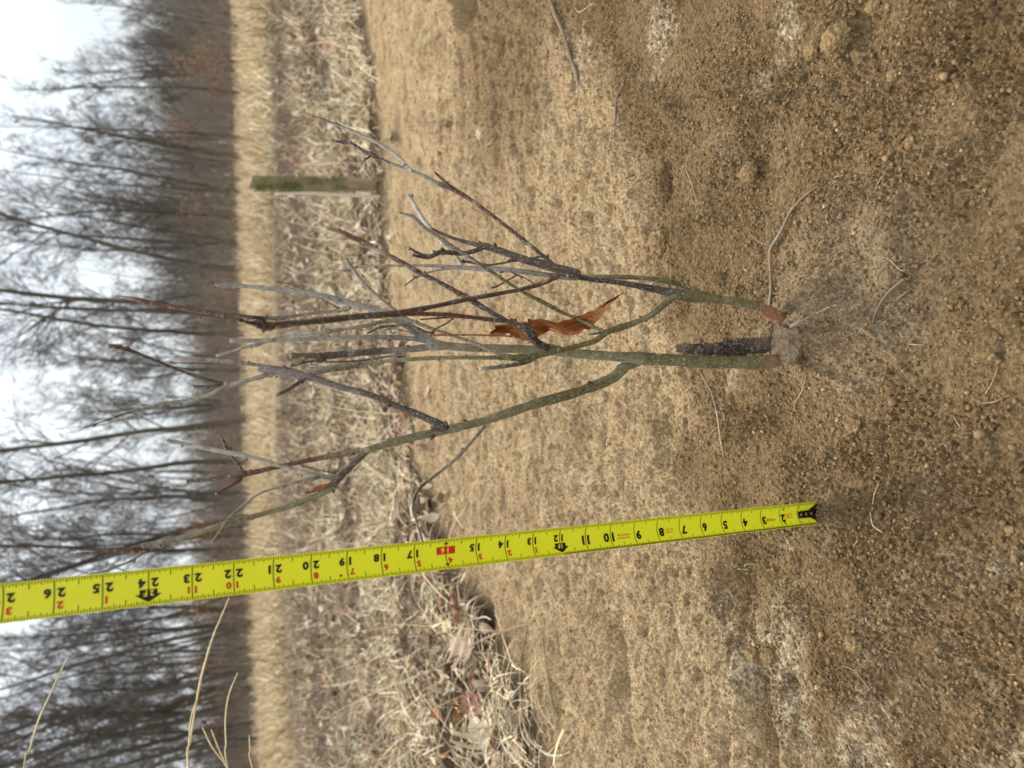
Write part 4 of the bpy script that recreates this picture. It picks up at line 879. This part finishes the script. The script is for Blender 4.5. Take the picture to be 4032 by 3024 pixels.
# ------------------------------------------------------------------ the bare wood
def tubes(P, R, sides=3):
    """many thin branches at once: P (B,n,3), R (B,n)"""
    B, n, _ = P.shape; T = np.gradient(P, axis=1); T /= np.linalg.norm(T, axis=2, keepdims=True)+1e-9
    ref = np.array([.37, .83, .11]); u = np.cross(T, ref); u /= np.linalg.norm(u, axis=2, keepdims=True)+1e-9; v = np.cross(T, u)
    a = np.arange(sides)*2*math.pi/sides
    V = P[:, :, None]+(u[:, :, None]*np.cos(a)[None, None, :, None]+v[:, :, None]*np.sin(a)[None, None, :, None])*R[:, :, None, None]
    i = np.arange(n-1)[:, None]*sides; k = np.arange(sides)[None]; f = np.stack([i+k, i+(k+1) % sides, i+sides+(k+1) % sides, i+sides+k], -1).reshape(-1, 4)
    F = (f[None]+(np.arange(B)*n*sides)[:, None, None]).reshape(-1, 4)
    return V.reshape(-1, 3), F
tb = M('tree_bark', .9, .15); tb.color(tb.mix(tb.ramp(tb.noise(4, 4, .6, (1, 1, .2)), .3, .7), (.055, .050, .040), (.125, .112, .090)))
tg = M('twig_bark', .9, .15); tg.color(tg.mix(tg.ramp(tg.noise(1.5, 3), .3, .7), (.065, .056, .048), (.13, .115, .10)))
def make_tree(seed, h, r0, stems=1, low=.16, spread=1.0):
    rg = np.random.default_rng(seed); trunks, limbs = [], []; NP = 6
    def curve(p, d, L, up, wig):
        pts = [p]; d = d/np.linalg.norm(d)
        for i in range(NP-1):
            d = d+np.array([0, 0, up])+rg.normal(0, wig, 3); d /= np.linalg.norm(d); pts.append(pts[-1]+d*L/(NP-1))
        return np.array(pts)
    def grow(par, rp, L, level):
        cnt = {1: 7, 2: 5, 3: 4}[level]
        for k in range(cnt):
            f = rg.uniform(.2, .98); i = min(int(f*(NP-1)), NP-2); q = f*(NP-1)-i; p = par[i]*(1-q)+par[i+1]*q; t = par[i+1]-par[i]; t /= np.linalg.norm(t)
            s = rg.normal(size=3); s -= t*s.dot(t); s /= np.linalg.norm(s); an = rg.uniform(.35, .95); l2 = L*rg.uniform(.35, .62)*(1.15-f*.5)
            c = curve(p, t*math.cos(an)+s*math.sin(an), l2, .06, .10); r2 = max(.005, rp*(1-f*.7)*.60); limbs.append((c, np.linspace(r2, max(.0035, r2*.35), NP)))
            if level < 3 : grow(c, r2, l2, level+1)
    for s in range(stems):
        a = rg.uniform(0, 6.28); tilt = (.05 if stems == 1 else .16)*rg.uniform(.3, 1.3); hh = h*rg.uniform(.85, 1); rr0 = r0*(1 if s == 0 else rg.uniform(.55, .9)); n = 14
        p = np.array([0, 0, -.1]); d = np.array([math.cos(a)*tilt, math.sin(a)*tilt, 1]); tr = [p]
        for i in range(n-1):
            d = d+rg.normal(0, .045, 3)*np.array([1, 1, .2]); d[2] = max(d[2], .8); d /= np.linalg.norm(d); tr.append(tr[-1]+d*hh/(n-1))
        tr = np.array(tr); rt = rr0*np.linspace(1, .12, n)**.8; rt[0] *= 1.25; trunks.append((tr, rt))
        for k in range(int(15/stems**.5)):
            f = low+(1-low)*rg.random()**.9; i = min(int(f*(n-1)), n-2); q = f*(n-1)-i; p = tr[i]*(1-q)+tr[i+1]*q; az = rg.uniform(0, 6.28); an = rg.uniform(.4, .95)*spread
            dd = np.array([math.cos(az)*math.sin(an), math.sin(az)*math.sin(an), math.cos(an)]); L = hh*rg.uniform(.16, .36)*(1.15-f*.65); rl = rt[i]*rg.uniform(.3, .55)
            c = curve(p, dd, L, .07, .09); limbs.append((c, np.linspace(rl, max(.005, rl*.3), NP))); grow(c, rl, L, 1 if f < .75 else 2)
    tv, tf = [], []; o = 0
    for tr, rt in trunks:
        v, f = tubes(tr[None], rt[None], 8); tv.append(v); tf.append(f+o); o += len(v)
    lv_, lf_ = tubes(np.array([c for c, r in limbs]), np.array([r for c, r in limbs]), 3)
    return np_mesh('trunk', np.vstack(tv), np.vstack(tf)), np_mesh('crown', lv_, lf_)
KIND = [make_tree(11, 11.0, .085), make_tree(12, 12.5, .115), make_tree(13, 10.5, .07, 2), make_tree(14, 12, .10, 1, .3), make_tree(15, 9.5, .06), make_tree(16, 11.5, .08, 3), make_tree(17, 13, .12, 2, .25), make_tree(18, 8.5, .055, 1, .1, 1.2)]
def tree(kind, x, y, s, label, group, rz=None, name='bare_tree'):
    o = empty(name, (x, y, hz(x, y)-.05), label, 'tree', group); o.rotation_euler.z = rz if rz is not None else rng.uniform(0, 6.28); o.scale = (s, s, s)
    for nm, me, mt in zip(('trunk', 'crown'), KIND[kind], (tb.m, tg.m)): link(nm, me, mt, o, (0, 0, 0))
GRP = 'bare trees along the front of the wood'
for py, yy, kd, s, lb in [(60, 27, 4, .62, 'slender low tree in the front row at the right edge of the picture'), (205, 27, 7, .92, 'small spreading tree in the front row right of the tree above the stake'), (300, 26, 4, .85, 'slim front tree standing just right of the mossy stake'),
        (345, 28, 1, .66, 'stout forking front tree whose trunk rises over the stake, on its right'), (420, 26, 2, .82, 'twin stemmed front tree directly above the stake'), (470, 28, 0, .85, 'straight front tree just left of the stake'), (530, 27, 5, .85, 'three stemmed front tree between the stake and the pale upright branch'),
        (585, 26, 3, .9, 'front tree behind the pale grey branch tip of the sapling'), (688, 26, 6, .95, 'thick two stemmed front tree behind the long reddish twig'), (722, 27, 0, 1.0, 'dark straight front tree between the reddish twig and the dark knobbed twig'), (800, 29, 7, 1.1, 'low bushy front tree behind the dark knobbed twig'),
        (905, 25, 1, .95, 'thick leaning front tree behind the thin curved twig tip'), (1000, 27, 3, .95, 'front tree behind the forked stub twigs of the left branch'), (1068, 26, 2, 1.0, 'twin stemmed front tree just right of the top twig of the long left branch'), (1180, 28, 0, 1.0, 'front tree behind the top knob of the long left branch'),
        (1345, 26, 5, 1.0, 'three stemmed front tree just left of the tape top'), (1440, 25, 3, 1.0, 'front tree behind the tallest grass stalk'), (1510, 27, 6, .95, 'stout double front tree behind the upper grass stalk'), (1600, 24, 7, 1.15, 'spreading low tree with crooked limbs near the left edge'), (1655, 26, 1, 1.0, 'thick dark front tree cut off by the left edge of the picture')]:
    v = at_y(*disp(540, py), yy); tree(kd, v.x, yy, s, lb, GRP)
rt = random.Random(4)
for k in range(100):
    yy = rt.uniform(28.5, 56); u = rt.uniform(-.62, .46); kd = rt.choice([0, 1, 2, 3, 4, 5, 6, 7, 4, 2]); s = rt.uniform(.8, 1.15)
    if u > .12: s *= .82
    if u > .30: s *= .72
    tree(kd, u*yy, yy, s, 'bare tree deep in the wood behind the front row of trunks', 'bare trees deeper in the wood')
# brushwood between the trunks, and the wood far behind
def brush(n, y0, y1, hfun, r0, twigs, colr, half=.68):
    yy = rng.uniform(y0, y1, n); xx = rng.uniform(-half, half, n)*yy; hh = hfun(xx/yy, yy)*rng.uniform(.35, 1, n)**.7; zz = height(xx, yy, False)-.05
    lean = rng.normal(0, .16, (n, 2)); t = np.linspace(0, 1, 4); P = np.zeros((n, 4, 3))
    P[..., 0] = xx[:, None]+lean[:, :1]*hh[:, None]*t**1.5; P[..., 1] = yy[:, None]+lean[:, 1:]*hh[:, None]*t**1.5; P[..., 2] = zz[:, None]+hh[:, None]*t
    P[:, 1:] += rng.normal(0, .03, (n, 3, 3))*hh[:, None, None]
    parts = [tubes(P, r0*rng.uniform(.5, 1.2, (n, 1))*np.linspace(1, .3, 4)[None])]
    k = rng.integers(0, n, n*twigs); f = rng.uniform(.15, 1, n*twigs); i = np.minimum((f*3).astype(int), 2); q = (f*3-i)[:, None]; p = P[k, i]*(1-q)+P[k, i+1]*q
    d = rng.normal(0, 1, (n*twigs, 3)); d[:, 2] = np.abs(d[:, 2])+.5; d /= np.linalg.norm(d, axis=1)[:, None]; l = (hh[k]*rng.uniform(.12, .42, n*twigs))[:, None]
    Q = np.stack([p, p+d*l*.5+rng.normal(0, .04, p.shape)*l, p+d*l+np.array([0, 0, .15])*l], 1)
    parts.append(tubes(Q, r0*.45*rng.uniform(.5, 1.1, (n*twigs, 1))*np.array([[1, .7, .4]])))
    V, F, C = [], [], []; o = 0
    for v, f in parts: V.append(v); F.append(f+o); o += len(v)
    V = np.vstack(V); c = np.array(colr)*rng.uniform(.35, 1.7, (len(V)//3, 1)); C = np.repeat(c, 3, 0)[:len(V)]
    return V, np.vstack(F), C
def hb(u, y): return np.where(u > .10, .060*y, .036*y)*(1+.35*fbm(u*9, y*.13, .6, 3, 14))
V, F, C = brush(1500, 25, 40, lambda u, y: np.maximum(.5, hb(u, y)+.45), .017, 9, (.18, .155, .13))
tag(link('brushwood', np_mesh('brushwood', V, F, C), gm.m), 'dense grey brown brushwood under the bare trees', 'brushwood', None, 'stuff')
V, F, C = brush(4200, 52, 75, lambda u, y: np.where(u > .1, .098*y, .058*y)*(1+.3*fbm(u*9, y*.05, .6, 3, 15))+.5, .050, 9, (.17, .15, .135))
tag(link('far_wood', np_mesh('far_wood', V, F, C), gm.m), 'dark mass of the far wood behind the bare trees', 'wood', None, 'stuff')
V, F, C = brush(1500, 23.5, 25.5, lambda u, y: 1.0+.5*fbm(u*20, y, .5, 2, 16), .006, 5, (.24, .17, .125))
tag(link('bramble', np_mesh('bramble', V, F, C), gm.m), 'low reddish brown bramble at the edge of the field', 'bramble', None, 'stuff')
# leaves still hanging on the undergrowth
cu = rng.uniform(-.55, .45, 26); cyy = rng.uniform(24, 30, 26); chh = rng.uniform(.6, 2.0, 26); kk = rng.integers(0, 26, 5200)
X = cu[kk]*cyy[kk]+rng.normal(0, .30, 5200); Y = cyy[kk]+rng.normal(0, .3, 5200); Z = chh[kk]+rng.normal(0, .35, 5200); n = 5200
V, F, C = ribbons(X, Y, Z, rng.uniform(.05, .10, n), rng.uniform(.03, .055, n), rng.uniform(0, 6.28, n), rng.uniform(-1.2, .6, n), rng.uniform(0, 1, n), np.array([[.30, .155, .075]])*rng.uniform(.6, 1.3, (n, 1)), 2)
tag(link('hanging_leaves', np_mesh('hanging_leaves', V, F, C), gm.m), 'withered orange brown leaves still hanging in the undergrowth', 'leaves', None, 'stuff')
